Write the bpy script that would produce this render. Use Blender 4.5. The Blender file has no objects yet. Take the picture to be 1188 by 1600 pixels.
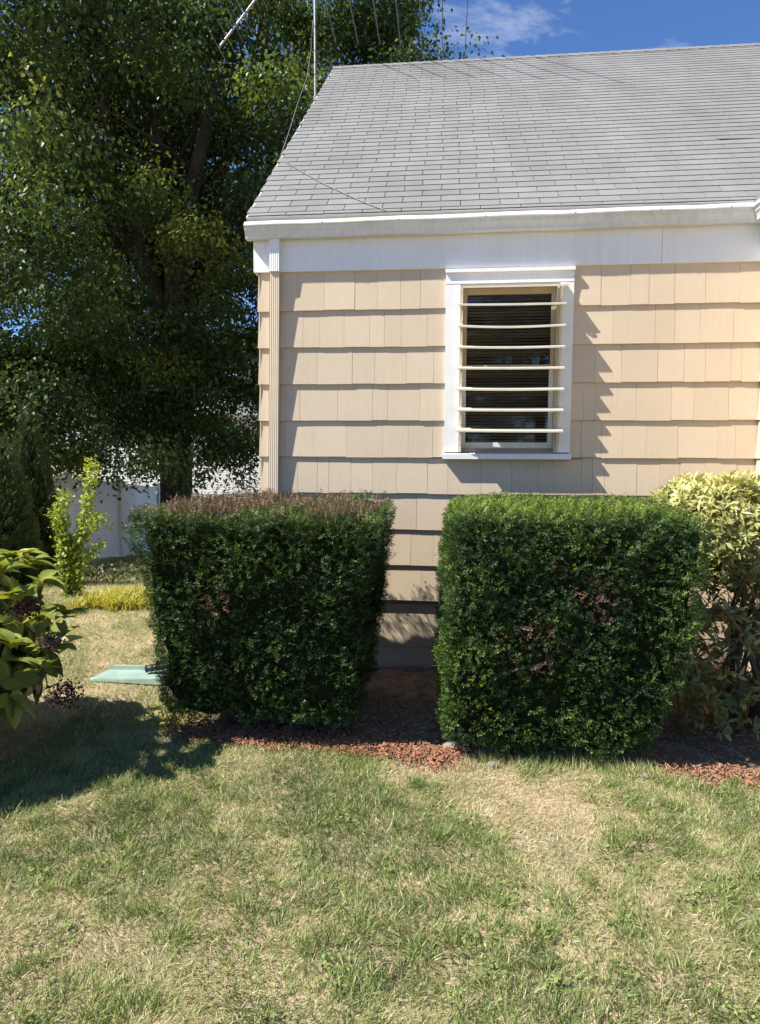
import bpy, bmesh, math, random
import numpy as np
from mathutils import Matrix, Vector

sc = bpy.context.scene
rng = np.random.default_rng(7)
random.seed(7)

# ------------------------------------------------------------------ camera
CAM = np.array([0.0166, -5.3096, 1.7559])
F_PX, PIT, ROL, YAW = 1013.96, 0.0827, -0.0039, 0.0971
fw = Vector((-math.sin(YAW) * math.cos(PIT), math.cos(YAW) * math.cos(PIT), -math.sin(PIT)))
r0 = Vector((math.cos(YAW), math.sin(YAW), 0))
u0 = r0.cross(fw)
rgt = math.cos(ROL) * r0 - math.sin(ROL) * u0
upv = math.sin(ROL) * r0 + math.cos(ROL) * u0
cam_d = bpy.data.cameras.new('camera')
cam = bpy.data.objects.new('camera', cam_d)
sc.collection.objects.link(cam)
cam.matrix_world = Matrix(((rgt.x, upv.x, -fw.x, CAM[0]), (rgt.y, upv.y, -fw.y, CAM[1]),
                           (rgt.z, upv.z, -fw.z, CAM[2]), (0, 0, 0, 1)))
cam_d.sensor_fit = 'VERTICAL'
cam_d.sensor_height = 36
cam_d.lens = F_PX / 1600 * 36
cam_d.clip_start = 0.05
cam_d.clip_end = 3000
sc.camera = cam


def ray(u, v):
    X = (u - 594) / F_PX; U = -(v - 800) / F_PX
    d = rgt * X + upv * U + fw
    return np.array(d)


def at(u, v, axis, val):
    d = ray(u, v)
    return CAM + d * ((val - CAM[axis]) / d[axis])


# ------------------------------------------------------------------ light
SUN_AZ, SUN_EL = math.radians(68), math.radians(49.5)     # az: from the wall's normal, to the left
S = Vector((-math.sin(SUN_AZ) * math.cos(SUN_EL), -math.cos(SUN_AZ) * math.cos(SUN_EL), math.sin(SUN_EL)))
sun_d = bpy.data.lights.new('sun', 'SUN')
sun_d.energy = 5.0
sun_d.angle = math.radians(0.5)
sun_d.color = (1.0, 0.95, 0.86)
sun = bpy.data.objects.new('sun', sun_d)
sc.collection.objects.link(sun)
sun.rotation_euler = (-S).to_track_quat('-Z', 'Y').to_euler()
sun.location = (-6, -8, 12)

world = bpy.data.worlds.new('World')
sc.world = world
world.use_nodes = True
wn = world.node_tree
wn.nodes.clear()
wo = wn.nodes.new('ShaderNodeOutputWorld')
bg = wn.nodes.new('ShaderNodeBackground')
sky = wn.nodes.new('ShaderNodeTexSky')
sky.sky_type = 'NISHITA'
sky.sun_disc = False
sky.sun_elevation = SUN_EL
sky.sun_rotation = math.atan2(S.x, S.y)
sky.air_density = 1.0
sky.dust_density = 0.1
sky.altitude = 1800
sky.ozone_density = 2.0
bg.inputs['Strength'].default_value = 0.085
tc = wn.nodes.new('ShaderNodeTexCoord')
mp = wn.nodes.new('ShaderNodeMapping')
mp.inputs['Scale'].default_value = (2.2, 2.2, 5.0)
nz = wn.nodes.new('ShaderNodeTexNoise')
nz.inputs['Scale'].default_value = 2.6
nz.inputs['Detail'].default_value = 8
nz.inputs['Roughness'].default_value = 0.62
nz.inputs['Distortion'].default_value = 0.6
cr = wn.nodes.new('ShaderNodeValToRGB')
cr.color_ramp.elements[0].position = 0.54
cr.color_ramp.elements[0].color = (0, 0, 0, 1)
cr.color_ramp.elements[1].position = 0.78
cr.color_ramp.elements[1].color = (0.5, 0.5, 0.5, 1)
mx = wn.nodes.new('ShaderNodeMix')
mx.data_type = 'RGBA'
mx.inputs[7].default_value = (6.0, 6.3, 6.8, 1)
L = wn.links.new
L(tc.outputs['Generated'], mp.inputs['Vector'])
L(mp.outputs['Vector'], nz.inputs['Vector'])
L(nz.outputs['Fac'], cr.inputs['Fac'])
L(cr.outputs['Color'], mx.inputs[0])
tm = wn.nodes.new('ShaderNodeMix')
tm.data_type = 'RGBA'
tm.blend_type = 'MULTIPLY'
tm.inputs[0].default_value = 1.0
tm.inputs[7].default_value = (0.66, 0.90, 1.20, 1)
L(sky.outputs['Color'], tm.inputs[6])
L(tm.outputs[2], mx.inputs[6])
L(mx.outputs[2], bg.inputs['Color'])
L(bg.outputs['Background'], wo.inputs['Surface'])

sc.view_settings.view_transform = 'Standard'
sc.view_settings.look = 'None'
sc.view_settings.gamma = 1
sc.view_settings.use_curve_mapping = False
sc.view_settings.exposure = 1.03
sc.cycles.max_bounces = 8
sc.cycles.transparent_max_bounces = 12


# ------------------------------------------------------------------ helpers
def link(o, parent=None):
    sc.collection.objects.link(o)
    if parent is not None:
        o.parent = parent
    return o


def tag(o, label=None, cat=None, group=None, kind=None):
    if label: o['label'] = label
    if cat: o['category'] = cat
    if group: o['group'] = group
    if kind: o['kind'] = kind
    return o


def empty(name, loc, label, cat, group=None):
    o = bpy.data.objects.new(name, None)
    o.location = loc
    o.empty_display_size = 0.2
    link(o)
    return tag(o, label, cat, group)


def place(o, parent):
    """parts are modelled in world coordinates; keep them there under a moved parent"""
    sc.collection.objects.link(o)
    if parent is not None:
        o.parent = parent
        p = Vector((0, 0, 0)); q = parent
        while q is not None:
            p += q.location; q = q.parent
        o.location = -p
    return o


def mesh_np(name, V, face_sizes, loops, mat, parent=None, tint=None, smooth=False, kind=None):
    me = bpy.data.meshes.new(name)
    V = np.asarray(V, dtype=np.float32)
    face_sizes = np.asarray(face_sizes, dtype=np.int32)
    loops = np.asarray(loops, dtype=np.int32)
    me.vertices.add(len(V))
    me.vertices.foreach_set('co', V.ravel())
    me.loops.add(len(loops))
    me.loops.foreach_set('vertex_index', loops)
    me.polygons.add(len(face_sizes))
    st = np.zeros(len(face_sizes), dtype=np.int32)
    st[1:] = np.cumsum(face_sizes)[:-1]
    me.polygons.foreach_set('loop_start', st)
    me.polygons.foreach_set('use_smooth', np.full(len(face_sizes), bool(smooth)))
    if tint is not None:
        a = me.attributes.new('tint', 'FLOAT', 'POINT')
        a.data.foreach_set('value', np.asarray(tint, dtype=np.float32))
    me.materials.append(mat)
    me.update(calc_edges=True)
    o = bpy.data.objects.new(name, me)
    place(o, parent)
    if kind: o['kind'] = kind
    return o


class MB:
    """collects simple shapes into one mesh"""
    def __init__(s): s.v = []; s.f = []; s.t = []; s.n = 0
    def add(s, verts, faces, tint=0.5):
        s.v += [tuple(map(float, p)) for p in verts]
        s.f += [tuple(i + s.n for i in f) for f in faces]
        s.t += [tint] * len(verts)
        s.n += len(verts)
    def box(s, x0, x1, y0, y1, z0, z1, tint=0.5):
        s.hexa([(x0, y0, z0), (x1, y0, z0), (x1, y1, z0), (x0, y1, z0),
                (x0, y0, z1), (x1, y0, z1), (x1, y1, z1), (x0, y1, z1)], tint)
    def hexa(s, p, tint=0.5):
        s.add(p, [(0, 3, 2, 1), (4, 5, 6, 7), (0, 1, 5, 4), (1, 2, 6, 5), (2, 3, 7, 6), (3, 0, 4, 7)], tint)
    def tube(s, pts, rad, n=8, tint=0.5, cap=True):
        pts = [Vector(p) for p in pts]
        if not hasattr(rad, '__len__'): rad = [rad] * len(pts)
        vs = []; fs = []
        for i, p in enumerate(pts):
            d = (pts[min(i + 1, len(pts) - 1)] - pts[max(i - 1, 0)]).normalized()
            a = Vector((0, 0, 1)) if abs(d.z) < 0.9 else Vector((1, 0, 0))
            e1 = d.cross(a).normalized(); e2 = d.cross(e1)
            for k in range(n):
                th = 2 * math.pi * k / n
                vs.append(p + (e1 * math.cos(th) + e2 * math.sin(th)) * rad[i])
        for i in range(len(pts) - 1):
            for k in range(n):
                fs.append((i * n + k, i * n + (k + 1) % n, (i + 1) * n + (k + 1) % n, (i + 1) * n + k))
        if cap:
            fs.append(tuple(range(n - 1, -1, -1)))
            fs.append(tuple((len(pts) - 1) * n + k for k in range(n)))
        s.add(vs, fs, tint)
    def extrude(s, prof, x0, x1, dz=0.0, closed=True, tint=0.5):
        """prof: list of (y,z); sweep along x"""
        n = len(prof)
        vs = [(x0, y, z) for y, z in prof] + [(x1, y, z + dz) for y, z in prof]
        fs = [(i, (i + 1) % n, n + (i + 1) % n, n + i) for i in range(n if closed else n - 1)]
        s.add(vs, fs, tint)
    def build(s, name, mat, parent=None, smooth=False, kind=None):
        sizes = [len(f) for f in s.f]
        loops = [i for f in s.f for i in f]
        return mesh_np(name, np.array(s.v), sizes, loops, mat, parent, s.t, smooth, kind)


def scatter(TV, TF, P, D, N, Ls, Ws, tint):
    """copies of a template (u along, v across, w normal) at points P; returns V, sizes, loops, tint"""
    TV = np.asarray(TV, float)
    D = D / np.linalg.norm(D, axis=1, keepdims=True)
    Sd = np.cross(N, D); Sd /= np.linalg.norm(Sd, axis=1, keepdims=True) + 1e-9
    N2 = np.cross(D, Sd)
    Ls = np.broadcast_to(Ls, (len(P),)); Ws = np.broadcast_to(Ws, (len(P),))
    V = (P[:, None, :] + TV[None, :, 0, None] * Ls[:, None, None] * D[:, None, :]
         + TV[None, :, 1, None] * Ws[:, None, None] * Sd[:, None, :]
         + TV[None, :, 2, None] * Ls[:, None, None] * N2[:, None, :])
    m = len(TV)
    fl = np.array([i for f in TF for i in f]); fs = np.array([len(f) for f in TF])
    loops = (fl[None, :] + (np.arange(len(P)) * m)[:, None]).ravel()
    sizes = np.tile(fs, len(P))
    return V.reshape(-1, 3), sizes, loops, np.repeat(np.broadcast_to(tint, (len(P),)), m)


def merge(parts):
    V = []; Sz = []; Lp = []; T = []; n = 0
    for v, s, l, t in parts:
        V.append(v); Sz.append(s); Lp.append(l + n); T.append(t); n += len(v)
    return np.concatenate(V), np.concatenate(Sz), np.concatenate(Lp), np.concatenate(T)


def hsh(i, j, k, seed):
    n = (i.astype(np.int64) * 374761393 + j.astype(np.int64) * 668265263 + k.astype(np.int64) * 2147483647 + seed * 1274126177) & 0xffffffff
    n = ((n ^ (n >> 13)) * 1274126177) & 0xffffffff
    n = (n ^ (n >> 16)) & 0xffffff
    return n / float(0xffffff)


def vnoise(P, scale, seed=0):
    P = np.asarray(P, float) * scale
    I = np.floor(P).astype(np.int64); Fr = P - I
    Fr = Fr * Fr * (3 - 2 * Fr)
    out = 0
    for dx in (0, 1):
        for dy in (0, 1):
            for dz in (0, 1):
                w = (Fr[:, 0] if dx else 1 - Fr[:, 0]) * (Fr[:, 1] if dy else 1 - Fr[:, 1]) * (Fr[:, 2] if dz else 1 - Fr[:, 2])
                out = out + w * hsh(I[:, 0] + dx, I[:, 1] + dy, I[:, 2] + dz, seed)
    return out


def fbm(P, scale, seed=0, oct=3):
    a = 0; w = 0.5; tot = 0
    for o in range(oct):
        a = a + w * vnoise(P, scale * 2 ** o, seed + o * 17); tot += w; w *= 0.55
    return a / tot


def unit(n):
    v = rng.normal(size=(n, 3))
    return v / np.linalg.norm(v, axis=1, keepdims=True)


# ------------------------------------------------------------------ materials
def newmat(name):
    m = bpy.data.materials.new(name)
    m.use_nodes = True
    nt = m.node_tree
    nt.nodes.clear()
    out = nt.nodes.new('ShaderNodeOutputMaterial')
    b = nt.nodes.new('ShaderNodeBsdfPrincipled')
    nt.links.new(b.outputs[0], out.inputs[0])
    return m, nt, b, out


def ramp(nt, stops):
    r = nt.nodes.new('ShaderNodeValToRGB')
    e = r.color_ramp.elements
    while len(e) > 1: e.remove(e[-1])
    e[0].position = stops[0][0]; e[0].color = (*stops[0][1], 1)
    for p, c in stops[1:]:
        x = e.new(p); x.color = (*c, 1)
    return r


def noise(nt, scale, detail=4, rough=0.55, vec=None, stretch=None):
    n = nt.nodes.new('ShaderNodeTexNoise')
    n.inputs['Scale'].default_value = scale
    n.inputs['Detail'].default_value = detail
    n.inputs['Roughness'].default_value = rough
    g = nt.nodes.new('ShaderNodeNewGeometry')
    if stretch:
        mpn = nt.nodes.new('ShaderNodeMapping')
        mpn.inputs['Scale'].default_value = stretch
        nt.links.new(g.outputs['Position'], mpn.inputs['Vector'])
        nt.links.new(mpn.outputs['Vector'], n.inputs['Vector'])
    else:
        nt.links.new(g.outputs['Position'], n.inputs['Vector'])
    return n


def mixc(nt, a, b, fac, mode='MIX'):
    m = nt.nodes.new('ShaderNodeMix'); m.data_type = 'RGBA'; m.blend_type = mode
    for sock, val in ((m.inputs[6], a), (m.inputs[7], b), (m.inputs[0], fac)):
        if isinstance(val, (int, float)): sock.default_value = val
        elif isinstance(val, tuple): sock.default_value = (*val, 1)
        else: nt.links.new(val, sock)
    return m.outputs[2]


def bump(nt, b, h, strength=0.3, dist=0.01):
    bm = nt.nodes.new('ShaderNodeBump')
    bm.inputs['Strength'].default_value = strength
    bm.inputs['Distance'].default_value = dist
    nt.links.new(h, bm.inputs['Height'])
    nt.links.new(bm.outputs[0], b.inputs['Normal'])


def plain(name, c1, c2, scale=3, rough=0.6, bscale=None, bstr=0.2, bdist=0.004, stretch=None, spec=0.4, metal=0.0):
    m, nt, b, out = newmat(name)
    n = noise(nt, scale, 5, 0.6, stretch=stretch)
    r = ramp(nt, [(0.3, c1), (0.7, c2)])
    nt.links.new(n.outputs['Fac'], r.inputs['Fac'])
    nt.links.new(r.outputs['Color'], b.inputs['Base Color'])
    b.inputs['Roughness'].default_value = rough
    b.inputs['Specular IOR Level'].default_value = spec
    b.inputs['Metallic'].default_value = metal
    if bscale:
        n2 = noise(nt, bscale, 4, 0.6, stretch=stretch)
        bump(nt, b, n2.outputs['Fac'], bstr, bdist)
    return m


def tinted(name, stops, trans=0.0, tcol=None, rough=0.5, spec=0.4, nscale=None, namp=0.25):
    """colour from the per-leaf tint value"""
    m, nt, b, out = newmat(name)
    a = nt.nodes.new('ShaderNodeAttribute'); a.attribute_name = 'tint'
    r = ramp(nt, stops)
    nt.links.new(a.outputs['Fac'], r.inputs['Fac'])
    col = r.outputs['Color']
    if nscale:
        n = noise(nt, nscale, 3)
        rr = ramp(nt, [(0.3, (1 - namp,) * 3), (0.7, (1 + namp,) * 3)])
        nt.links.new(n.outputs['Fac'], rr.inputs['Fac'])
        col = mixc(nt, col, rr.outputs['Color'], 1.0, 'MULTIPLY')
    nt.links.new(col, b.inputs['Base Color'])
    b.inputs['Roughness'].default_value = rough
    b.inputs['Specular IOR Level'].default_value = spec
    if trans > 0:
        t = nt.nodes.new('ShaderNodeBsdfTranslucent')
        tc_ = mixc(nt, col, tcol or (1.3, 1.25, 0.5), 1.0, 'MULTIPLY')
        nt.links.new(tc_, t.inputs['Color'])
        ms = nt.nodes.new('ShaderNodeMixShader')
        ms.inputs[0].default_value = trans
        nt.links.new(b.outputs[0], ms.inputs[1]); nt.links.new(t.outputs[0], ms.inputs[2])
        nt.links.new(ms.outputs[0], out.inputs[0])
    return m


def siding_material():
    m, nt, b, out = newmat('painted_cedar_shingle')
    a = nt.nodes.new('ShaderNodeAttribute'); a.attribute_name = 'tint'
    r = ramp(nt, [(0, (0.57, 0.462, 0.332)), (0.5, (0.60, 0.486, 0.350)), (1, (0.622, 0.505, 0.366))])
    nt.links.new(a.outputs['Fac'], r.inputs['Fac'])
    n1 = noise(nt, 1.0, 5, 0.6, stretch=(70, 70, 3.0))
    rr = ramp(nt, [(0.3, (0.965, 0.96, 0.955)), (0.7, (1.02, 1.02, 1.02))])
    nt.links.new(n1.outputs['Fac'], rr.inputs['Fac'])
    c = mixc(nt, r.outputs['Color'], rr.outputs['Color'], 1.0, 'MULTIPLY')
    n2 = noise(nt, 2.2, 6, 0.7)
    r2 = ramp(nt, [(0.3, (0.93, 0.93, 0.93)), (0.65, (1.0, 1.0, 1.0))])
    nt.links.new(n2.outputs['Fac'], r2.inputs['Fac'])
    c = mixc(nt, c, r2.outputs['Color'], 1.0, 'MULTIPLY')
    nt.links.new(c, b.inputs['Base Color'])
    b.inputs['Roughness'].default_value = 0.62
    b.inputs['Specular IOR Level'].default_value = 0.3
    bump(nt, b, n1.outputs['Fac'], 0.22, 0.004)
    return m


def roof_material():
    m, nt, b, out = newmat('asphalt_roof_shingle')
    a = nt.nodes.new('ShaderNodeAttribute'); a.attribute_name = 'tint'
    r = ramp(nt, [(0, (0.198, 0.194, 0.189)), (0.5, (0.219, 0.215, 0.209)), (1, (0.242, 0.237, 0.229))])
    nt.links.new(a.outputs['Fac'], r.inputs['Fac'])
    n1 = noise(nt, 210, 2, 0.6)
    rr = ramp(nt, [(0.3, (0.72, 0.72, 0.72)), (0.7, (1.22, 1.22, 1.22))])
    nt.links.new(n1.outputs['Fac'], rr.inputs['Fac'])
    c = mixc(nt, r.outputs['Color'], rr.outputs['Color'], 1.0, 'MULTIPLY')
    n2 = noise(nt, 1.4, 5, 0.65, stretch=(1.6, 0.5, 0.5))
    r2 = ramp(nt, [(0.3, (0.86, 0.86, 0.85)), (0.7, (1.07, 1.07, 1.08))])
    nt.links.new(n2.outputs['Fac'], r2.inputs['Fac'])
    c = mixc(nt, c, r2.outputs['Color'], 1.0, 'MULTIPLY')
    nt.links.new(c, b.inputs['Base Color'])
    b.inputs['Roughness'].default_value = 0.9
    b.inputs['Specular IOR Level'].default_value = 0.2
    bump(nt, b, n1.outputs['Fac'], 0.35, 0.003)
    return m


def streaked_white(name, base, dirt, amount=0.5):
    m, nt, b, out = newmat(name)
    n = noise(nt, 1.0, 6, 0.7, stretch=(26, 26, 2.0))
    n2 = noise(nt, 2.0, 5, 0.6)
    mm = nt.nodes.new('ShaderNodeMath'); mm.operation = 'MULTIPLY'
    nt.links.new(n.outputs['Fac'], mm.inputs[0]); nt.links.new(n2.outputs['Fac'], mm.inputs[1])
    r = ramp(nt, [(0.16, base), (0.42, tuple(b_ * (1 - amount) + d * amount for b_, d in zip(base, dirt)))])
    nt.links.new(mm.outputs[0], r.inputs['Fac'])
    nt.links.new(r.outputs['Color'], b.inputs['Base Color'])
    b.inputs['Roughness'].default_value = 0.45
    b.inputs['Specular IOR Level'].default_value = 0.4
    bump(nt, b, n2.outputs['Fac'], 0.08, 0.003)
    return m


M = {}
M['siding'] = siding_material()
M['roof'] = roof_material()
M['shade_underlay'] = plain('roof_underlay_gap_shade', (0.035, 0.035, 0.035), (0.06, 0.06, 0.06), 20, 0.9)
M['white'] = streaked_white('white_trim_paint', (0.80, 0.80, 0.79), (0.55, 0.53, 0.48), 0.35)
M['gutter'] = streaked_white('weathered_gutter_enamel', (0.74, 0.74, 0.72), (0.36, 0.35, 0.31), 0.5)
M['beige_metal'] = plain('beige_painted_metal', (0.60, 0.49, 0.35), (0.66, 0.54, 0.39), 6, 0.5, 40, 0.05)
M['cream'] = plain('cream_aluminium', (0.56, 0.50, 0.39), (0.66, 0.60, 0.48), 9, 0.45, 60, 0.06)
M['tan_wood'] = plain('tan_painted_wood', (0.42, 0.33, 0.22), (0.50, 0.40, 0.27), 8, 0.6, 60, 0.1)
M['block'] = plain('painted_concrete_block', (0.55, 0.445, 0.32), (0.63, 0.51, 0.375), 5, 0.85, 120, 0.5, 0.004)
M['sheath'] = plain('wall_sheathing', (0.26, 0.21, 0.15), (0.30, 0.24, 0.17), 4, 0.8)
M['blind'] = plain('brown_blind', (0.34, 0.22, 0.14), (0.44, 0.29, 0.19), 10, 0.5)
M['dark_room'] = plain('dim_room', (0.05, 0.045, 0.04), (0.07, 0.06, 0.05), 2, 0.9)
M['galv'] = plain('galvanised_tube', (0.24, 0.25, 0.255), (0.34, 0.35, 0.355), 12, 0.55, 50, 0.05, metal=0.5)
M['green_plastic'] = plain('faded_green_plastic', (0.20, 0.30, 0.25), (0.30, 0.39, 0.335), 7, 0.5, 40, 0.1)
M['black_plastic'] = plain('black_plastic', (0.02, 0.022, 0.03), (0.04, 0.043, 0.055), 10, 0.4)
M['vinyl'] = plain('white_vinyl', (0.82, 0.815, 0.80), (0.87, 0.86, 0.845), 2, 0.45)
M['bark'] = plain('maple_bark', (0.045, 0.036, 0.028), (0.105, 0.088, 0.07), 5, 0.95, 14, 0.9, 0.05, stretch=(1, 1, 0.25))
M['twig'] = plain('brown_twig', (0.10, 0.062, 0.038), (0.20, 0.135, 0.085), 30, 0.9)
M['stone'] = plain('grey_stone', (0.17, 0.155, 0.13), (0.28, 0.26, 0.225), 14, 0.9, 60, 0.4)
M['cable'] = plain('grey_cable', (0.13, 0.13, 0.13), (0.18, 0.18, 0.18), 10, 0.6)
M['clap'] = plain('pale_clapboard', (0.60, 0.62, 0.58), (0.68, 0.70, 0.66), 3, 0.6)
M['far_roof'] = plain('far_grey_roof', (0.16, 0.16, 0.165), (0.24, 0.24, 0.24), 3, 0.9)


def glass_mat():
    m, nt, b, out = newmat('window_glass')
    nt.nodes.remove(b)
    g = nt.nodes.new('ShaderNodeBsdfGlossy'); g.inputs['Roughness'].default_value = 0.02
    t = nt.nodes.new('ShaderNodeBsdfTransparent'); t.inputs['Color'].default_value = (0.86, 0.88, 0.87, 1)
    fr = nt.nodes.new('ShaderNodeFresnel'); fr.inputs['IOR'].default_value = 1.52
    ms = nt.nodes.new('ShaderNodeMixShader')
    n = noise(nt, 3.0, 2)
    bm = nt.nodes.new('ShaderNodeBump'); bm.inputs['Strength'].default_value = 0.03; bm.inputs['Distance'].default_value = 0.02
    nt.links.new(n.outputs['Fac'], bm.inputs['Height']); nt.links.new(bm.outputs[0], g.inputs['Normal'])
    nt.links.new(fr.outputs[0], ms.inputs[0]); nt.links.new(t.outputs[0], ms.inputs[1]); nt.links.new(g.outputs[0], ms.inputs[2])
    nt.links.new(ms.outputs[0], out.inputs[0])
    return m


M['glass'] = glass_mat()


# ------------------------------------------------------------------ ground
def ground_z(x, y):
    x = np.asarray(x, float); y = np.asarray(y, float)
    t = np.clip((y - 1.5) / 16.0, 0, 1)
    t = np.clip(t - 0.03, 0, 1)
    P = np.stack([x, y, np.zeros_like(x)], -1).reshape(-1, 3)
    n = (fbm(P, 0.9, 5, 2) - 0.5).reshape(x.shape) * 0.05
    return -1.35 * t + n * np.clip(1 - np.abs(y) / 60, 0, 1) - 0.012


def axis_pts(fine0, fine1, step, far):
    a = list(np.arange(fine0, fine1 + 1e-6, step))
    s = step; x = fine1
    while x < far: s *= 1.35; x += s; a.append(x)
    s = step; x = fine0
    while x > -far: s *= 1.35; x -= s; a.insert(0, x)
    return np.array(a)


def lawn_material():
    m, nt, b, out = newmat('lawn_thatch_soil')
    n = noise(nt, 1.3, 6, 0.62)
    r = ramp(nt, [(0.36, (0.21, 0.195, 0.10)), (0.5, (0.35, 0.275, 0.175)), (0.66, (0.47, 0.36, 0.245))])
    nt.links.new(n.outputs['Fac'], r.inputs['Fac'])
    n2 = noise(nt, 45, 4, 0.7)
    rr = ramp(nt, [(0.3, (0.55, 0.55, 0.55)), (0.7, (1.3, 1.3, 1.3))])
    nt.links.new(n2.outputs['Fac'], rr.inputs['Fac'])
    c = mixc(nt, r.outputs['Color'], rr.outputs['Color'], 1.0, 'MULTIPLY')
    nt.links.new(c, b.inputs['Base Color'])
    b.inputs['Roughness'].default_value = 0.95
    b.inputs['Specular IOR Level'].default_value = 0.1
    bump(nt, b, n2.outputs['Fac'], 0.6, 0.02)
    return m


def grid_mesh(name, xs, ys, zf, mat):
    X, Y = np.meshgrid(xs, ys)
    Z = zf(X, Y)
    V = np.stack([X, Y, Z], -1).reshape(-1, 3)
    nx, ny = len(xs), len(ys)
    i = np.arange(ny - 1)[:, None] * nx + np.arange(nx - 1)[None, :]
    q = np.stack([i, i + 1, i + 1 + nx, i + nx], -1).reshape(-1)
    return mesh_np(name, V, np.full((ny - 1) * (nx - 1), 4), q, mat, None, None, True)


lawn = grid_mesh('lawn', axis_pts(-8, 5, 0.12, 500), axis_pts(-6, 9, 0.12, 700), ground_z, lawn_material())
tag(lawn, kind='structure')

# planting bed: front edge polyline (x, y)
BED = [(-1.80, -1.30), (-1.668, -1.49), (-1.2, -1.52), (-0.795, -1.55), (-0.316, -1.625), (0.117, -1.70), (0.30, -1.60), (0.7, -1.60),
       (1.10, -1.62), (1.28, -1.76), (1.726, -1.81), (2.40, -1.88)]
BX = np.array([p[0] for p in BED]); BY = np.array([p[1] for p in BED])


def bed_front(x):
    x = np.asarray(x, float)
    P = np.stack([x, x * 0, x * 0], -1).reshape(-1, 3)
    return np.interp(x, BX, BY) + ((vnoise(P, 7, 3) - 0.5) * 0.07).reshape(x.shape)


def bed_material():
    m, nt, b, out = newmat('planting_bed_soil')
    n = noise(nt, 5, 6, 0.7)
    r = ramp(nt, [(0.3, (0.13, 0.092, 0.06)), (0.5, (0.24, 0.17, 0.11)), (0.7, (0.35, 0.262, 0.182))])
    nt.links.new(n.outputs['Fac'], r.inputs['Fac'])
    n2 = noise(nt, 70, 4, 0.7)
    rr = ramp(nt, [(0.3, (0.5, 0.5, 0.5)), (0.7, (1.4, 1.4, 1.4))])
    nt.links.new(n2.outputs['Fac'], rr.inputs['Fac'])
    nt.links.new(mixc(nt, r.outputs['Color'], rr.outputs['Color'], 1.0, 'MULTIPLY'), b.inputs['Base Color'])
    b.inputs['Roughness'].default_value = 0.95
    b.inputs['Specular IOR Level'].default_value = 0.1
    bump(nt, b, n2.outputs['Fac'], 0.7, 0.02)
    return m


def bed_mesh():
    us = np.linspace(-1.80, 2.42, 90); ws = np.linspace(0, 1, 40)
    U, W = np.meshgrid(us, ws)
    fy = bed_front(U)
    Y = fy + W * (0.02 - fy)
    left = np.clip((U + 1.80) / 0.12, 0, 1)
    edge = np.clip(W / 0.06, 0, 1) * left
    P = np.stack([U, Y, U * 0], -1).reshape(-1, 3)
    Z = ground_z(U, Y) - 0.02 + 0.036 * edge + ((fbm(P, 9, 9, 3) - 0.5) * 0.03).reshape(U.shape) * edge
    V = np.stack([U, Y, Z], -1).reshape(-1, 3)
    nx, ny = len(us), len(ws)
    i = np.arange(ny - 1)[:, None] * nx + np.arange(nx - 1)[None, :]
    q = np.stack([i, i + 1, i + 1 + nx, i + nx], -1).reshape(-1)
    return mesh_np('planting_bed', V, np.full((ny - 1) * (nx - 1), 4), q, bed_material(), None, None, True)


bed = tag(bed_mesh(), kind='structure')

# ------------------------------------------------------------------ house
EXP, ZB = 0.2949, 0.5858                      # course exposure, bottom of the lowest course
WX0, WX1 = -1.49, 2.43
WIN = dict(x0=0.135, x1=0.90, z0=1.84, z1=3.125)   # opening
RIDGE_Y, RIDGE_Z = 4.069, 7.162
EY, EZ, SL = -0.12, 3.6589, 0.6965
CA, SA = math.cos(SL), math.sin(SL)
RAKE_X = -1.56
BACK_Y = 2 * RIDGE_Y

house = empty('house', (0.5, 0, 0), 'beige shingle-sided house with light grey asphalt roof and white gutter', 'house')

mb = MB()
zt = 3.62
t_ = 0.12
mb.box(WX0, WIN['x0'], 0.0, t_, 0.55, zt)
mb.box(WIN['x1'], WX1 + 0.1, 0.0, t_, 0.55, zt)
mb.box(WIN['x0'], WIN['x1'], 0.0, t_, 0.55, WIN['z0'])
mb.box(WIN['x0'], WIN['x1'], 0.0, t_, WIN['z1'], zt)
# left gable wall (pentagon prism), back and far walls
g = [(0.121, 0.55), (BACK_Y, 0.55), (BACK_Y, zt), (RIDGE_Y, RIDGE_Z - 0.14), (0.121, zt + 0.05)]
vs = [(WX0, y, z) for y, z in g] + [(WX0 + t_, y, z) for y, z in g]
mb.add(vs, [(4, 3, 2, 1, 0), (5, 6, 7, 8, 9)] + [(i, (i + 1) % 5, 5 + (i + 1) % 5, 5 + i) for i in range(5)])
mb.box(WX0 + t_ + .001, 9.0, BACK_Y - 0.1, BACK_Y, 0.55, zt)
mb.box(8.9, 9.0, -1.2, BACK_Y - 0.101, 0.55, zt + 2)
mb.box(WX0 + t_ + .001, 8.89, 0.121, BACK_Y - 0.101, 0.50, 0.56)
wall = mb.build('wall', M['sheath'], house)

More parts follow.
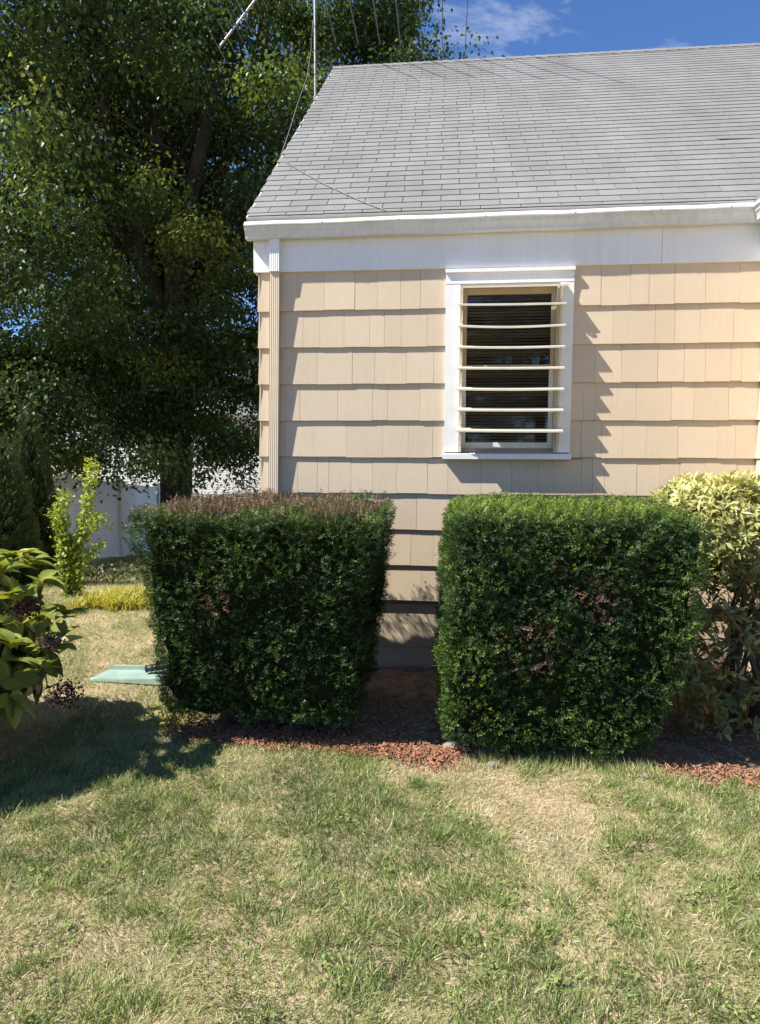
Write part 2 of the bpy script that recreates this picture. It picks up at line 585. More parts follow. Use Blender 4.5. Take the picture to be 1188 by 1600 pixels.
# front siding seams: measured pixel columns for each course, at the course's mid height
VM = [458, 515, 572, 629, 686, 742, 798, 854, 910]
SEAM = [
    [465, 507, 554.5, 590, 626, 657, 939, 985, 1013.7, 1054, 1102, 1155.7],
    [446, 473.7, 500, 537.8, 578, 601, 627, 668, 958, 1023.5, 1054, 1094, 1145.6],
    [496, 550.5, 586, 635, 678, 930, 971, 1027.7, 1069, 1102, 1142, 1159],
    [447, 468.7, 528, 582, 606, 656, 912, 930, 994, 1049, 1084, 1138],
    [446, 491, 541, 598, 638, 676, 908, 940, 973, 1010, 1059, 1122, 1149],
    [465, 496, 514, 548.5, 582, 620, 668, 700, 752, 800, 842, 867, 909, 926, 945, 995, 1031, 1062, 1101, 1151],
    [450, 505, 560, 600, 651, 705, 768, 820, 880, 930, 990, 1050, 1105, 1150],
    [470, 520, 575, 642, 677, 730, 790, 845, 905, 960, 1020, 1080, 1130],
    [450, 500, 548, 610, 658, 715, 770, 830, 888, 950, 1010, 1064, 1120]]


def shingle_hexa(x0, x1, zb, zt_, y_off, jit):
    """tapered siding shingle: thick butt at the bottom"""
    a = y_off
    j0, j1 = jit
    return [(x0, a - 0.0255, zb + j0), (x1, a - 0.0255, zb + j1), (x1, a - 0.001, zb + j1), (x0, a - 0.001, zb + j0),
            (x0, a - 0.007, zt_), (x1, a - 0.007, zt_), (x1, a - 0.0005, zt_), (x0, a - 0.0005, zt_)]


CX0, CX1, CZ0, CZ1 = 0.018, 1.006, 1.752, 3.235      # outer casing
for k in range(9):
    zb = ZB + (8 - k) * EXP
    ztop = min(zb + EXP + 0.012, 3.262)
    xs = [WX0 - 0.012] + [float(at(u, VM[k], 1, -0.015)[0]) for u in SEAM[k]] + [WX1]
    segs = []
    for a, b_ in zip(xs[:-1], xs[1:]):
        if zb + EXP > CZ0 + 0.02 and b_ > CX0 and a < CX1:      # broken by the window casing
            if a < CX0 - 0.01: segs.append((a, CX0 + 0.004))
            if b_ > CX1 + 0.01: segs.append((CX1 - 0.004, b_))
        else:
            segs.append((a, b_))
    for a, b_ in segs:
        m_ = MB()
        g_ = 0.0004 + 0.0009 * random.random()
        z0_ = zb
        if k == 5 and b_ > CX0 and a < CX1: ztop_ = min(ztop, CZ0 + 0.004)
        else: ztop_ = ztop
        j = random.uniform(-0.0035, 0.0035)
        dy = random.uniform(-0.0014, 0.0008)
        m_.hexa(shingle_hexa(a + g_, b_ - g_, z0_, ztop_, dy, (j + random.uniform(-.0015, .0015), j + random.uniform(-.0015, .0015))), random.random())
        m_.build('siding_shingle', M['siding'], wall)

# gable-end siding: hardly seen, joined
m_ = MB()
for k in range(-1, 20):
    zb = ZB + k * EXP
    y = 0.0
    while y < BACK_Y:
        w = random.uniform(0.17, 0.36)
        ym = y + w / 2
        lim = RIDGE_Z - 0.2 - abs(ym - RIDGE_Y) * math.tan(SL)
        zt2 = min(zb + EXP + 0.01, lim)
        if k >= 0 and zt2 > zb + 0.05:
            x = WX0 - 0.001
            y0_, y1_ = y + 0.0015 - (0.02 if y == 0 else 0), min(y + w, BACK_Y) - 0.0015
            m_.hexa([(x - 0.020, y0_, zb), (x, y0_, zb), (x, y1_, zb), (x - 0.020, y1_, zb),
                     (x - 0.006, y0_, zt2), (x, y0_, zt2), (x, y1_, zt2), (x - 0.006, y1_, zt2)], random.random())
        y += w
m_.build('gable_siding', M['siding'], wall, kind='stuff')

# foundation of painted blocks
mb = MB()
mb.box(WX0 + 0.02, 8.95, 0.05, BACK_Y - 0.05, -1.6, 0.545)
foundation = mb.build('foundation', M['block'], house)
for r in range(-1, 3):
    z0 = -0.02 + r * 0.202
    off = 0.2 if r % 2 else 0.0
    x = WX0 + 0.02 - off
    while x < WX1:
        a, b_ = max(x, WX0 + 0.02), min(x + 0.4, WX1 + 0.05)
        if b_ - a > 0.03:
            m_ = MB()
            dy = random.uniform(-0.0006, 0.0006)
            m_.box(a + 0.0012, b_ - 0.0012, 0.012 + dy, 0.048, z0 + 0.0014, min(z0 + 0.2008, 0.60))
            m_.build('concrete_block', M['block'], foundation)
        x += 0.4

# fascia boards under the gutter, upper frieze strip
for a, b_ in ((-1.506, 1.653), (1.656, 2.43)):
    m_ = MB()
    n = 12
    for i in range(n):      # gently uneven long board
        pass
    za, zb_ = 3.252 - 0.006 * (a + 1.5) / 3.9, 3.252 - 0.006 * (b_ + 1.5) / 3.9
    m_.hexa([(a, -0.032, za), (b_, -0.032, zb_), (b_, -0.001, zb_), (a, -0.001, za),
             (a, -0.032, 3.545), (b_, -0.032, 3.545), (b_, -0.001, 3.545), (a, -0.001, 3.545)])
    m_.build('fascia_board', M['white'], house)
m_ = MB()
m_.box(-1.506, 2.43, -0.040, -0.002, 3.547, 3.63)
m_.build('frieze_strip', M['white'], house)
m_ = MB()       # return of the fascia on the gable side
m_.box(-1.535, -1.5065, -0.030, 0.30, 3.255, 3.60)
m_.build('corner_return', M['white'], house)

# gutter: K-profile, hollow, slightly sloped; runs to the inner corner and along the wing
PROF = [(-0.042, 0.100), (-0.042, 0.004), (-0.100, 0.0), (-0.106, 0.004), (-0.108, 0.022), (-0.118, 0.044), (-0.130, 0.060), (-0.134, 0.084), (-0.148, 0.088), (-0.149, 0.096),
        (-0.124, 0.127), (-0.121, 0.125), (-0.143, 0.095), (-0.130, 0.088), (-0.126, 0.064), (-0.113, 0.048), (-0.103, 0.026), (-0.100, 0.006), (-0.046, 0.008), (-0.046, 0.100)]


def gutter_mesh():
    m_ = MB()
    z = 3.492
    slope = 0.021 / 3.83
    nseg = 16
    xa, xb = -1.578, 2.40
    n = len(PROF)
    vs = []; fs = []
    for i in range(nseg + 1):
        x = xa + (xb - xa) * i / nseg
        wob = 0.0025 * math.sin(i * 1.7) + 0.0015 * math.sin(i * 3.1)
        for (py, pz) in PROF:
            # mitre at the inner corner
            xx = x if i < nseg else 2.2545 + (py + 0.146) * -1.0 + 0.0
            xx = x if i < nseg else 2.252 - (py + 0.146) * -1.0
            vs.append((xx, py, z + pz + slope * (xx - xa) + wob * (1 if i < nseg else 0)))
    for i in range(nseg):
        for k in range(n):
            fs.append((i * n + k, i * n + (k + 1) % n, (i + 1) * n + (k + 1) % n, (i + 1) * n + k))
    m_.add(vs, fs)
    # left end cap
    cap = [(xa + 0.001, py, z + pz) for py, pz in PROF[:11]]
    m_.add(cap, [tuple(range(11))])
    return m_


gm = gutter_mesh().build('gutter', M['gutter'], house)
m_ = MB()
n = len(PROF); zc = 3.492 + 0.021
vs = []; fs = []
for y in (None, -1.45):
    for (py, pz) in PROF:
        d = py + 0.146
        x = 2.252 + d
        vs.append((x, py if y is None else y, zc + pz))
for k in range(n): fs.append((k, (k + 1) % n, n + (k + 1) % n, n + k))
m_.add(vs, fs)
m_.build('wing_gutter', M['gutter'], house)
for x in (-0.95, -0.35, 0.31, 0.98, 1.6, 2.1):      # gutter spikes
    m_ = MB()
    zz = 3.492 + 0.104 + 0.021 / 3.83 * (x + 1.578)
    m_.tube([(x, -0.1525, zz - .008), (x, -0.147, zz - .008)], [0.005, 0.006], 7)
    m_.build('gutter_spike', M['galv'], gm)

# downspout
mb = MB()


def spout(m_, x_top, x_bot, z1, z0, w=0.076, d=0.046, yb=-0.024):
    prof = []
    nr = 5
    for i in range(nr * 4):
        prof.append((-w / 2 + w * i / (nr * 4 - 1), -d + (0.0016 if i % 4 in (1, 2) else 0)))
    prof += [(w / 2, 0), (-w / 2, 0)]
    n_ = len(prof)
    vs = [(x_bot + a, yb + b_, z0) for a, b_ in prof] + [(x_top + a, yb + b_, z1) for a, b_ in prof]
    m_.add(vs, [(i, (i + 1) % n_, n_ + (i + 1) % n_, n_ + i) for i in range(n_)] + [tuple(range(n_ - 1, -1, -1)), tuple(range(n_, 2 * n_))])


def sx(z): return -1.350 - 0.032 * (3.5 - z) / 2.0
spout(mb, sx(3.25), sx(0.16), 3.249, 0.16)
down = mb.build('downspout', M['beige_metal'], house)
m_ = MB(); spout(m_, sx(3.508), sx(3.23), 3.508, 3.245, 0.080, 0.052, -0.033)
m_.build('upper_section', M['white'], down)
for z in (1.15,):
    m_ = MB(); m_.box(sx(z) - 0.044, sx(z) + 0.044, -0.0725, -0.020, z, z + 0.022)
    m_.build('strap', M['beige_metal'], down)

# roof deck; its dark colour paints the shade in the gaps between tabs
mb = MB()
sl0 = 0.004


def rp(x, s, n):
    return (x, EY + s * CA - n * SA, EZ + s * SA + n * CA)


S_TOP = (RIDGE_Y - EY) / CA
RX1 = 9.2
mb.hexa([rp(RAKE_X + .004, sl0, -0.10), rp(RX1, sl0, -0.10), rp(RX1, S_TOP - 0.04, -0.10), rp(RAKE_X + .004, S_TOP - 0.04, -0.10),
         rp(RAKE_X + .004, sl0, -0.008), rp(RX1, sl0, -0.008), rp(RX1, S_TOP, -0.008), rp(RAKE_X + .004, S_TOP, -0.008)])
yb_ = BACK_Y - EY
mb.hexa([(RAKE_X + .004, RIDGE_Y + .002, RIDGE_Z - .12), (RX1, RIDGE_Y + .002, RIDGE_Z - .12), (RX1, yb_, EZ - .12), (RAKE_X + .004, yb_, EZ - .12),
         (RAKE_X + .004, RIDGE_Y + .002, RIDGE_Z), (RX1, RIDGE_Y + .002, RIDGE_Z), (RX1, yb_, EZ), (RAKE_X + .004, yb_, EZ)])
roof = mb.build('roof', M['shade_underlay'], house)
# white drip edge at the eave and along the rake
m_ = MB()
m_.hexa([rp(RAKE_X, -0.002, -0.075), rp(2.30, -0.002, -0.075), rp(2.30, 0.003, -0.075), rp(RAKE_X, 0.003, -0.075),
         rp(RAKE_X, -0.003, -0.0025), rp(2.30, -0.003, -0.0025), rp(2.30, 0.0005, -0.0025), rp(RAKE_X, 0.0005, -0.0025)])
m_.build('eave_drip_edge', M['white'], roof)
m_ = MB()
m_.hexa([rp(RAKE_X - 0.006, 0, -0.10), rp(RAKE_X + 0.003, 0, -0.10), rp(RAKE_X + 0.003, S_TOP - .05, -0.10), rp(RAKE_X - 0.006, S_TOP - .05, -0.10),
         rp(RAKE_X - 0.006, 0, -0.004), rp(RAKE_X + 0.003, 0, -0.004), rp(RAKE_X + 0.003, S_TOP, -0.004), rp(RAKE_X - 0.006, S_TOP, -0.004)])
m_.build('rake_board', M['white'], roof)

RXO = -1.4013
PITCH = 0.305
ROWS = 43
tabs = []
for r in range(ROWS):
    s0 = (r - 0.5) * 0.127
    if r == 0: s0 = 0.001
    s1 = (r + 0.5) * 0.127
    off = RXO + (0.1525 if r % 2 == 0 else 0) + 0.012 * math.sin(r * 0.7) * (1 if r > 3 else 0)
    k = -3
    wav = random.uniform(-0.002, 0.002)
    while True:
        a = off + k * PITCH; b_ = a + PITCH
        k += 1
        if b_ < RAKE_X + 0.03: continue
        if a > RX1: break
        a2 = max(a + 0.0028, RAKE_X - 0.012 + random.uniform(-.004, .004)); b2 = min(b_ - 0.0028, RX1)
        lift = 0.0
        q = random.random()
        if q > 0.994: lift = random.uniform(0.004, 0.011)
        tabs.append((r, a2, b2, s0 + wav + random.uniform(-.0012, .0012), s1 + 0.025, lift, random.random() * 0.6 + 0.2 + (0.2 if random.random() > .9 else 0) - (0.2 if random.random() > .92 else 0)))


def tab_hexa(t):
    r, a, b_, s0, s1, lift, tn = t
    l2 = lift * random.random()
    return [rp(a, s0, 0.0012 + lift), rp(b_, s0, 0.0012 + l2), rp(b_, s1, -0.0065), rp(a, s1, -0.0065),
            rp(a, s0, 0.0062 + lift), rp(b_, s0, 0.0062 + l2), rp(b_, s1, -0.0005), rp(a, s1, -0.0005)]


def in_view(t):
    u, v = px(rp((t[1] + t[2]) / 2, t[3] + 0.06, 0))
    return -40 < u < 1230 and v > 0


def px(p):
    d = Vector(p) - Vector(CAM)
    z = d.dot(fw)
    return 594 + F_PX * d.dot(rgt) / z, 800 - F_PX * d.dot(upv) / z


near = [t for t in tabs if in_view(t)]
near = near[:295]
ns = set(id(t) for t in near)
for t in near:
    m_ = MB(); m_.hexa(tab_hexa(t), t[6]); m_.build('shingle', M['roof'], roof)
m_ = MB()
for t in tabs:
    if id(t) not in ns: m_.hexa(tab_hexa(t), t[6])
m_.build('upper_shingles', M['roof'], roof, kind='stuff')
# ridge caps
x = RAKE_X - 0.01
while x < 6.3:
    m_ = MB()
    s0, s1 = S_TOP - 0.13, S_TOP + 0.004
    a, b_ = x, x + 0.165
    n0, n1 = 0.014, 0.0075
    by = RIDGE_Y + 0.10; bz = RIDGE_Z - 0.10 * math.tan(SL)
    top0 = (RIDGE_Y, RIDGE_Z + 0.016); top1 = (RIDGE_Y, RIDGE_Z + 0.009)
    vs = [rp(a, s0, n0), (a, top0[0], top0[1]), (a, by, bz + n0), rp(b_, s0, n1), (b_, top1[0], top1[1]), (b_, by, bz + n1),
          rp(a, s0, 0.004), (a, RIDGE_Y, RIDGE_Z), (a, by, bz), rp(b_, s0, 0.003), (b_, RIDGE_Y, RIDGE_Z - .002), (b_, by, bz)]
    m_.add(vs, [(0, 3, 4, 1), (1, 4, 5, 2), (0, 6, 9, 3), (6, 0, 1, 7), (7, 1, 2, 8)], random.random() * .5 + .25)
    m_.build('ridge_cap', M['roof'], roof)
    x += 0.138

# wing at the right: left-facing wall, gable roof (only its inner corner shows)
mb = MB()
mb.box(2.43, 2.55, -1.45, -0.001, 0.55, 3.6)
mb.box(2.551, 8.8, -1.45, -1.33, 0.55, 3.6)
wing = mb.build('wing_wall', M['sheath'], house)
m_ = MB()
for k in range(9):
    zb = ZB + k * EXP; y = -1.449
    while y < -0.03:
        w = random.uniform(0.17, 0.36); y1_ = min(y + w, -0.024)
        m_.hexa([(2.409, y + .001, zb), (2.4295, y + .001, zb), (2.4295, y1_ - .001, zb), (2.409, y1_ - .001, zb),
                 (2.423, y + .001, zb + EXP + .01), (2.4295, y + .001, zb + EXP + .01), (2.4295, y1_ - .001, zb + EXP + .01), (2.423, y1_ - .001, zb + EXP + .01)], random.random())
        y += w
for k in range(20):
    zb = ZB + k * EXP; x = 2.41
    while x < 8.8:
        w = random.uniform(0.17, 0.36); x1_ = min(x + w, 8.8); xm = (x + x1_) / 2
        zt3 = min(zb + EXP + .01, 3.66 + (3.2 - abs(xm - 5.48)) * math.tan(SL))
        if zt3 > zb + .04:
            m_.hexa([(x + .001, -1.471, zb), (x1_ - .001, -1.471, zb), (x1_ - .001, -1.4505, zb), (x + .001, -1.4505, zb),
                     (x + .001, -1.457, zt3), (x1_ - .001, -1.457, zt3), (x1_ - .001, -1.4505, zt3), (x + .001, -1.4505, zt3)], random.random())
        x += w
m_.build('wing_siding', M['siding'], wing, kind='stuff')
m_ = MB(); m_.box(2.46, 8.7, -1.42, 0.04, -0.4, 0.549); m_.build('wing_foundation', M['block'], house)
m_ = MB()
ty = math.tan(SL)
w_half = 3.2
m_.hexa([(2.28, -1.55, 3.60), (2.28 + w_half, -1.55, 3.60 + w_half * ty), (2.28 + w_half, 3.7, 3.60 + w_half * ty), (2.28, 0.02, 3.60),
         (2.28, -1.55, 3.68), (2.28 + w_half, -1.55, 3.68 + w_half * ty), (2.28 + w_half, 3.7, 3.68 + w_half * ty), (2.28, 0.02, 3.68)])
m_.hexa([(2.28 + w_half + .002, -1.55, 3.60 + w_half * ty), (2.28 + 2 * w_half, -1.55, 3.60), (2.28 + 2 * w_half, 0.02, 3.60), (2.28 + w_half + .002, 3.7, 3.60 + w_half * ty),
         (2.28 + w_half + .002, -1.55, 3.68 + w_half * ty), (2.28 + 2 * w_half, -1.55, 3.68), (2.28 + 2 * w_half, 0.02, 3.68), (2.28 + w_half + .002, 3.7, 3.68 + w_half * ty)])
m_.build('wing_roof', M['roof'], house)
m_ = MB(); m_.box(2.40, 2.429, -1.45, -0.034, 3.25, 3.545); m_.box(2.392, 2.429, -1.45, -0.042, 3.546, 3.62)
m_.build('wing_fascia', M['white'], house)

# window: casing (the part), with sill, stops, sashes, panes and blind as its pieces
x0, x1, z0, z1 = WIN['x0'], WIN['x1'], WIN['z0'], WIN['z1']
mb = MB()
yc = -0.042
mb.box(CX0, x0 - 0.002, yc, -0.0005, CZ0 + 0.055, CZ1 - 0.112)
mb.box(x1 + 0.002, CX1, yc, -0.0005, CZ0 + 0.055, CZ1 - 0.112)
mb.box(CX0, CX1, yc - 0.002, -0.0005, CZ1 - 0.110, CZ1 - 0.028)
window = mb.build('window', M['white'], house)
m_ = MB(); m_.box(CX0 - 0.006, CX1 + 0.004, yc - 0.022, -0.0005, CZ1 - 0.027, CZ1); m_.build('head_cap', M['white'], window)
m_ = MB()
m_.hexa([(CX0 - 0.012, -0.082, CZ0), (CX1 + 0.006, -0.082, CZ0), (CX1 + 0.006, 0.03, CZ0), (CX0 - 0.012, 0.03, CZ0),
         (CX0 - 0.012, -0.082, CZ0 + 0.040), (CX1 + 0.006, -0.082, CZ0 + 0.040), (CX1 + 0.006, 0.03, CZ0 + 0.054), (CX0 - 0.012, 0.03, CZ0 + 0.054)])
m_.build('sill', M['white'], window)
m_ = MB()       # jamb lining
m_.box(x0 - 0.001, x0 + 0.018, -0.036, 0.118, CZ0 + 0.056, z1 - 0.002)
m_.box(x1 - 0.018, x1 + 0.001, -0.036, 0.118, CZ0 + 0.056, z1 - 0.002)
m_.box(x0 + 0.019, x1 - 0.019, -0.036, 0.118, z1 - 0.022, z1 - 0.002)
m_.build('jamb', M['cream'], window)


def sash(name, za, zb_, y, rail_b, rail_t, mat):
    m_ = MB()
    a, b_ = x0 + 0.020, x1 - 0.020
    m_.box(a, a + 0.034, y, y + 0.03, za, zb_)
    m_.box(b_ - 0.034, b_, y, y + 0.03, za, zb_)
    m_.box(a + 0.035, b_ - 0.035, y + .001, y + 0.029, za, za + rail_b)
    m_.box(a + 0.035, b_ - 0.035, y + .001, y + 0.029, zb_ - rail_t, zb_)
    o = m_.build(name, mat, window)
    p_ = MB(); p_.box(a + 0.030, b_ - 0.030, y + 0.013, y + 0.017, za + rail_b - 0.006, zb_ - rail_t + 0.006)
    p_.build('pane', M['glass'], window)


sash('upper_sash', 2.47, z1 - 0.024, 0.012, 0.03, 0.050, M['tan_wood'])
sash('lower_sash', CZ0 + 0.060, 2.505, 0.046, 0.075, 0.03, M['white'])
m_ = MB()
z = CZ0 + 0.10
while z < z1 - 0.06:
    m_.hexa([(x0 + 0.03, 0.088, z - 0.009), (x1 - 0.03, 0.088, z - 0.009), (x1 - 0.03, 0.107, z + 0.007), (x0 + 0.03, 0.107, z + 0.007),
             (x0 + 0.03, 0.088, z - 0.0078), (x1 - 0.03, 0.088, z - 0.0078), (x1 - 0.03, 0.107, z + 0.0082), (x0 + 0.03, 0.107, z + 0.0082)])
    z += 0.0245
for x in (x0 + 0.22, x1 - 0.22):
    m_.box(x, x + 0.002, 0.086, 0.0875, CZ0 + 0.09, z1 - 0.03)
m_.build('blind', M['blind'], window)
m_ = MB(); m_.box(x0 - .08, x1 + .08, 0.30, 0.32, z0 - .2, z1 + .2); m_.build('room_shade', M['dark_room'], window)

# louvred metal awning over the window: top bar, seven blades, two side brackets
AX0, AX1 = 0.115, 0.928
AD = 0.178                      # reach of the blades in front of the wall
BZ = [2.937 - 0.1605 * i for i in range(7)]
mb = MB()
mb.hexa([(AX0 + 0.03, -0.125, 3.075), (AX1 + 0.02, -0.125, 3.075), (AX1 + 0.02, -0.045, 3.10), (AX0 + 0.03, -0.045, 3.10),
         (AX0 + 0.03, -0.125, 3.081), (AX1 + 0.02, -0.125, 3.081), (AX1 + 0.02, -0.045, 3.106), (AX0 + 0.03, -0.045, 3.106)])
mb.box(AX0 + 0.03, AX1 + 0.02, -0.130, -0.1255, 3.070, 3.086)
awning = mb.build('awning', M['cream'], house)
for i, bz in enumerate(BZ):
    m_ = MB()
    nx_ = 12
    sag = [0.004, 0.016, 0.008, 0.004, 0.006, 0.003, 0.002][i]
    yf, yb2 = -AD, -0.052
    tilt = 0.20
    prof = [(yf, 0.0), (yf, -0.013), (yf + 0.004, -0.013), (yf + 0.004, -0.004), (yb2, (yb2 - yf) * tilt - 0.004), (yb2, (yb2 - yf) * tilt), ((yf + yb2) / 2, (yb2 - yf) / 2 * tilt + 0.004)]
    vs = []; fs = []
    n = len(prof)
    for j in range(nx_ + 1):
        t = j / nx_
        x = AX0 + (AX1 - AX0) * t
        dz = -sag * math.sin(math.pi * t) * 0.8
        for (py, pz) in prof: vs.append((x, py, bz + pz + dz + (0.004 * (0.5 - t))))
    for j in range(nx_):
        for k in range(n): fs.append((j * n + k, j * n + (k + 1) % n, (j + 1) * n + (k + 1) % n, (j + 1) * n + k))
    fs.append(tuple(range(n - 1, -1, -1))); fs.append(tuple(nx_ * n + k for k in range(n)))
    m_.add(vs, fs)
    m_.build('blade', M['cream'], awning)
for xa in (AX0 + 0.022, AX1 - 0.030):
    m_ = MB()
    m_.box(xa, xa + 0.016, -0.058, -0.0425, CZ0 + 0.06, 3.10)
    for bz in [3.08] + BZ:
        # curved arm under each blade
        pts = []
        for j in range(7):
            t = j / 6
            pts.append((-0.056 - 0.085 * math.sin(t * math.pi / 2), bz - 0.10 + 0.098 * (1 - math.cos(t * math.pi / 2)) - 0.002))
        vs = [(xa + 0.003, y, z) for y, z in pts] + [(xa + 0.009, y, z) for y, z in pts] + \
             [(xa + 0.003, y + 0.012, z + 0.001) for y, z in pts] + [(xa + 0.009, y + 0.012, z + 0.001) for y, z in pts]
        fs = []
        for j in range(6):
            fs += [(j, j + 1, 8 + j, 7 + j), (14 + j, 21 + j, 22 + j, 15 + j), (j, 14 + j, 15 + j, j + 1), (7 + j, 8 + j, 22 + j, 21 + j)]
        m_.add(vs, fs)
    m_.build('bracket', M['cream'], awning)
for (u, v) in ((845, 4), (0, 0)):
    pass

# wing gable infill
m_ = MB()
m_.add([(2.5, -1.44, 3.6), (8.5, -1.44, 3.6), (5.48, -1.44, 3.6 + 2.98 * math.tan(SL)), (2.5, -1.40, 3.6), (8.5, -1.40, 3.6), (5.48, -1.40, 3.6 + 2.98 * math.tan(SL))], [(0, 1, 2), (5, 4, 3), (0, 3, 4, 1), (1, 4, 5, 2), (2, 5, 3, 0)])
m_.build('wing_gable', M['sheath'], house)

# ------------------------------------------------------------------ television antenna on the gable
ant_y = 4.02
ax = float(at(493, 100, 1, ant_y)[0])
bz_ = float(at(493, -26, 1, ant_y)[2])
antenna = empty('television_antenna', (ax, ant_y, 5.9), 'metal rooftop television antenna with many rods on a thin mast', 'antenna')
m_ = MB(); m_.tube([(ax, ant_y, 5.9), (ax - 0.005, ant_y, bz_ + 0.12)], 0.016, 10); m_.build('mast', M['galv'], antenna)
for zq in (6.15, 6.72):
    m_ = MB(); m_.box(ax - 0.03, WX0 - 0.02, ant_y - 0.02, ant_y + 0.02, zq, zq + 0.04)
    m_.build('wall_bracket', M['galv'], antenna)
bx0, bx1 = float(at(226, 0, 1, ant_y)[0]), float(at(735, 5, 1, ant_y)[0])
m_ = MB(); m_.box(bx0, bx1, ant_y - 0.0125, ant_y + 0.0125, bz_ - 0.0125, bz_ + 0.0125); boom = m_.build('boom', M['galv'], antenna)
ends = [(525, 66), (560, 69), (594, 70), (626, 71), (660, 82), (692, 90), (726, 98)]
for i, (u, v) in enumerate(ends):
    e_ = at(u, v, 2, bz_)
    hl = abs(e_[1] - ant_y)
    m_ = MB(); m_.tube([(e_[0], ant_y - hl, bz_), (e_[0], ant_y + hl, bz_)], 0.0072, 6); m_.build('rod', M['galv'], antenna)
# corner reflector: two arms with short rods
tip = at(342, 75, 1, ant_y)
ap = np.array([float(at(415, 10, 1, ant_y)[0]), ant_y, bz_])
for sgn in (1, -1):
    e_ = np.array([tip[0], ant_y, bz_ + sgn * (tip[2] - bz_)])
    m_ = MB(); m_.tube([ap, e_], 0.015, 8); arm = m_.build('reflector_arm', M['galv'], antenna)
    for j in range(6):
        c_ = ap + (e_ - ap) * (0.1 + 0.18 * j)
        m_ = MB(); m_.tube([(c_[0], ant_y - 0.36, c_[2]), (c_[0], ant_y + 0.36, c_[2])], 0.0045, 6); m_.build('rod', M['galv'], arm)
for j in range(7):
    xx = bx0 + 0.04 + 0.11 * j
    m_ = MB(); m_.tube([(xx, ant_y - 0.14, bz_ + .016), (xx, ant_y + 0.14, bz_ + .016)], 0.0045, 6); m_.build('director_rod', M['galv'], antenna)
# coax cable from the mast down to the rake
cpts = [at(489, 32, 1, ant_y), at(486, 80, 1, 3.8), at(480, 120, 1, 3.4), at(466, 160, 1, 2.6), at(452, 205, 1, 1.8), at(438, 246, 1, 1.3)]
for (u_, v_) in ((448, 253), (470, 267), (510, 289), (560, 312), (603, 329)):
    d_ = ray(u_, v_); nrm = np.array([0, -SA, CA]); o_ = np.array(rp(0, 0, 0.0130))
    cpts.append(CAM + d_ * (np.dot(o_ - CAM, nrm) / np.dot(d_, nrm)))
m_ = MB(); m_.tube([tuple(p) for p in cpts], 0.0042, 6); m_.build('cable', M['cable'], antenna)

# ------------------------------------------------------------------ foliage templates
DIAMOND = [(0, 0, 0), (0.45, -0.5, 0.02), (1, 0, -0.02), (0.45, 0.5, 0.02)], [(0, 1, 2, 3)]


def leaf_template(nu=5, droop=0.25, fold=0.12, tipw=0.9):
    V = []; Fc = []
    for i in range(nu + 1):
        t = i / nu
        w = 0.5 * math.sin(math.pi * min(1, (t * 0.93 + 0.05)) ** tipw) if 0 < i < nu else (0.04 if i == 0 else 0.0)
        z = -droop * t * t
        V += [(t, -w, z + fold * w), (t, 0, z), (t, w, z + fold * w)]
    for i in range(nu):
        a = i * 3
        Fc += [(a, a + 1, a + 4, a + 3), (a + 1, a + 2, a + 5, a + 4)]
    return V, Fc


def yew_template(n=5, seed=1, wd=0.048):
    rr = random.Random(seed)
    V = []; Fc = []
    def needle(bx, by, ang, ln, w_, zz):
        c, s_ = math.cos(ang), math.sin(ang)
        k = len(V)
        V.extend([(bx, by, 0), (bx + c * ln * .5 - s_ * w_, by + s_ * ln * .5 + c * w_, zz * .5 + .02), (bx + c * ln, by + s_ * ln, zz),
                  (bx + c * ln * .5 + s_ * w_, by + s_ * ln * .5 - c * w_, zz * .5 - .02)])
        Fc.append((k, k + 1, k + 2, k + 3))
    for i in range(n):
        t = 0.05 + 0.85 * i / (n - 1)
        for sgn in (-1, 1):
            needle(t - 0.05 + rr.uniform(-.06, .06), 0, sgn * math.radians(rr.uniform(32, 75)), 0.40 * (1 - 0.3 * t) * rr.uniform(.75, 1.25), wd, rr.uniform(-.12, .22))
    needle(0.8, 0, rr.uniform(-.2, .2), 0.3, wd * .9, 0.04)
    return V, Fc


YEWS = [yew_template(5, k + 3) for k in range(5)]
YEW = yew_template()


def shape_point(a, b, c, prof, zmin, zmax):
    """cube coords -> tapered hedge block; prof: list of (t, x0, x1, y0, y1)"""
    t = (c + 1) / 2
    T = [p[0] for p in prof]
    X0 = np.interp(t, T, [p[1] for p in prof]); X1 = np.interp(t, T, [p[2] for p in prof])
    Y0 = np.interp(t, T, [p[3] for p in prof]); Y1 = np.interp(t, T, [p[4] for p in prof])
    return np.stack([(X0 + X1) / 2 + a * (X1 - X0) / 2, (Y0 + Y1) / 2 + b * (Y1 - Y0) / 2, zmin + t * (zmax - zmin)], 1)


def hedge_points(n, prof, zmin, zmax, power, seed, weights):
    """random points on a rounded block with outward normals"""
    w = np.array(weights, float); w /= w.sum()      # -x,+x,-y(front),+y,bottom,top
    f = rng.choice(6, n, p=w)
    q = rng.uniform(-1, 1, (n, 3))
    ax_ = f // 2; sg = np.where(f % 2 == 0, -1.0, 1.0)
    q[np.arange(n), ax_] = sg
    nm = (np.abs(q) ** power).sum(1) ** (1 / power)
    q = q / nm[:, None]
    N = np.sign(q) * np.abs(q) ** (power - 1)
    N /= np.linalg.norm(N, axis=1, keepdims=True)
    P = shape_point(q[:, 0], q[:, 1], q[:, 2], prof, zmin, zmax)
    return P, N


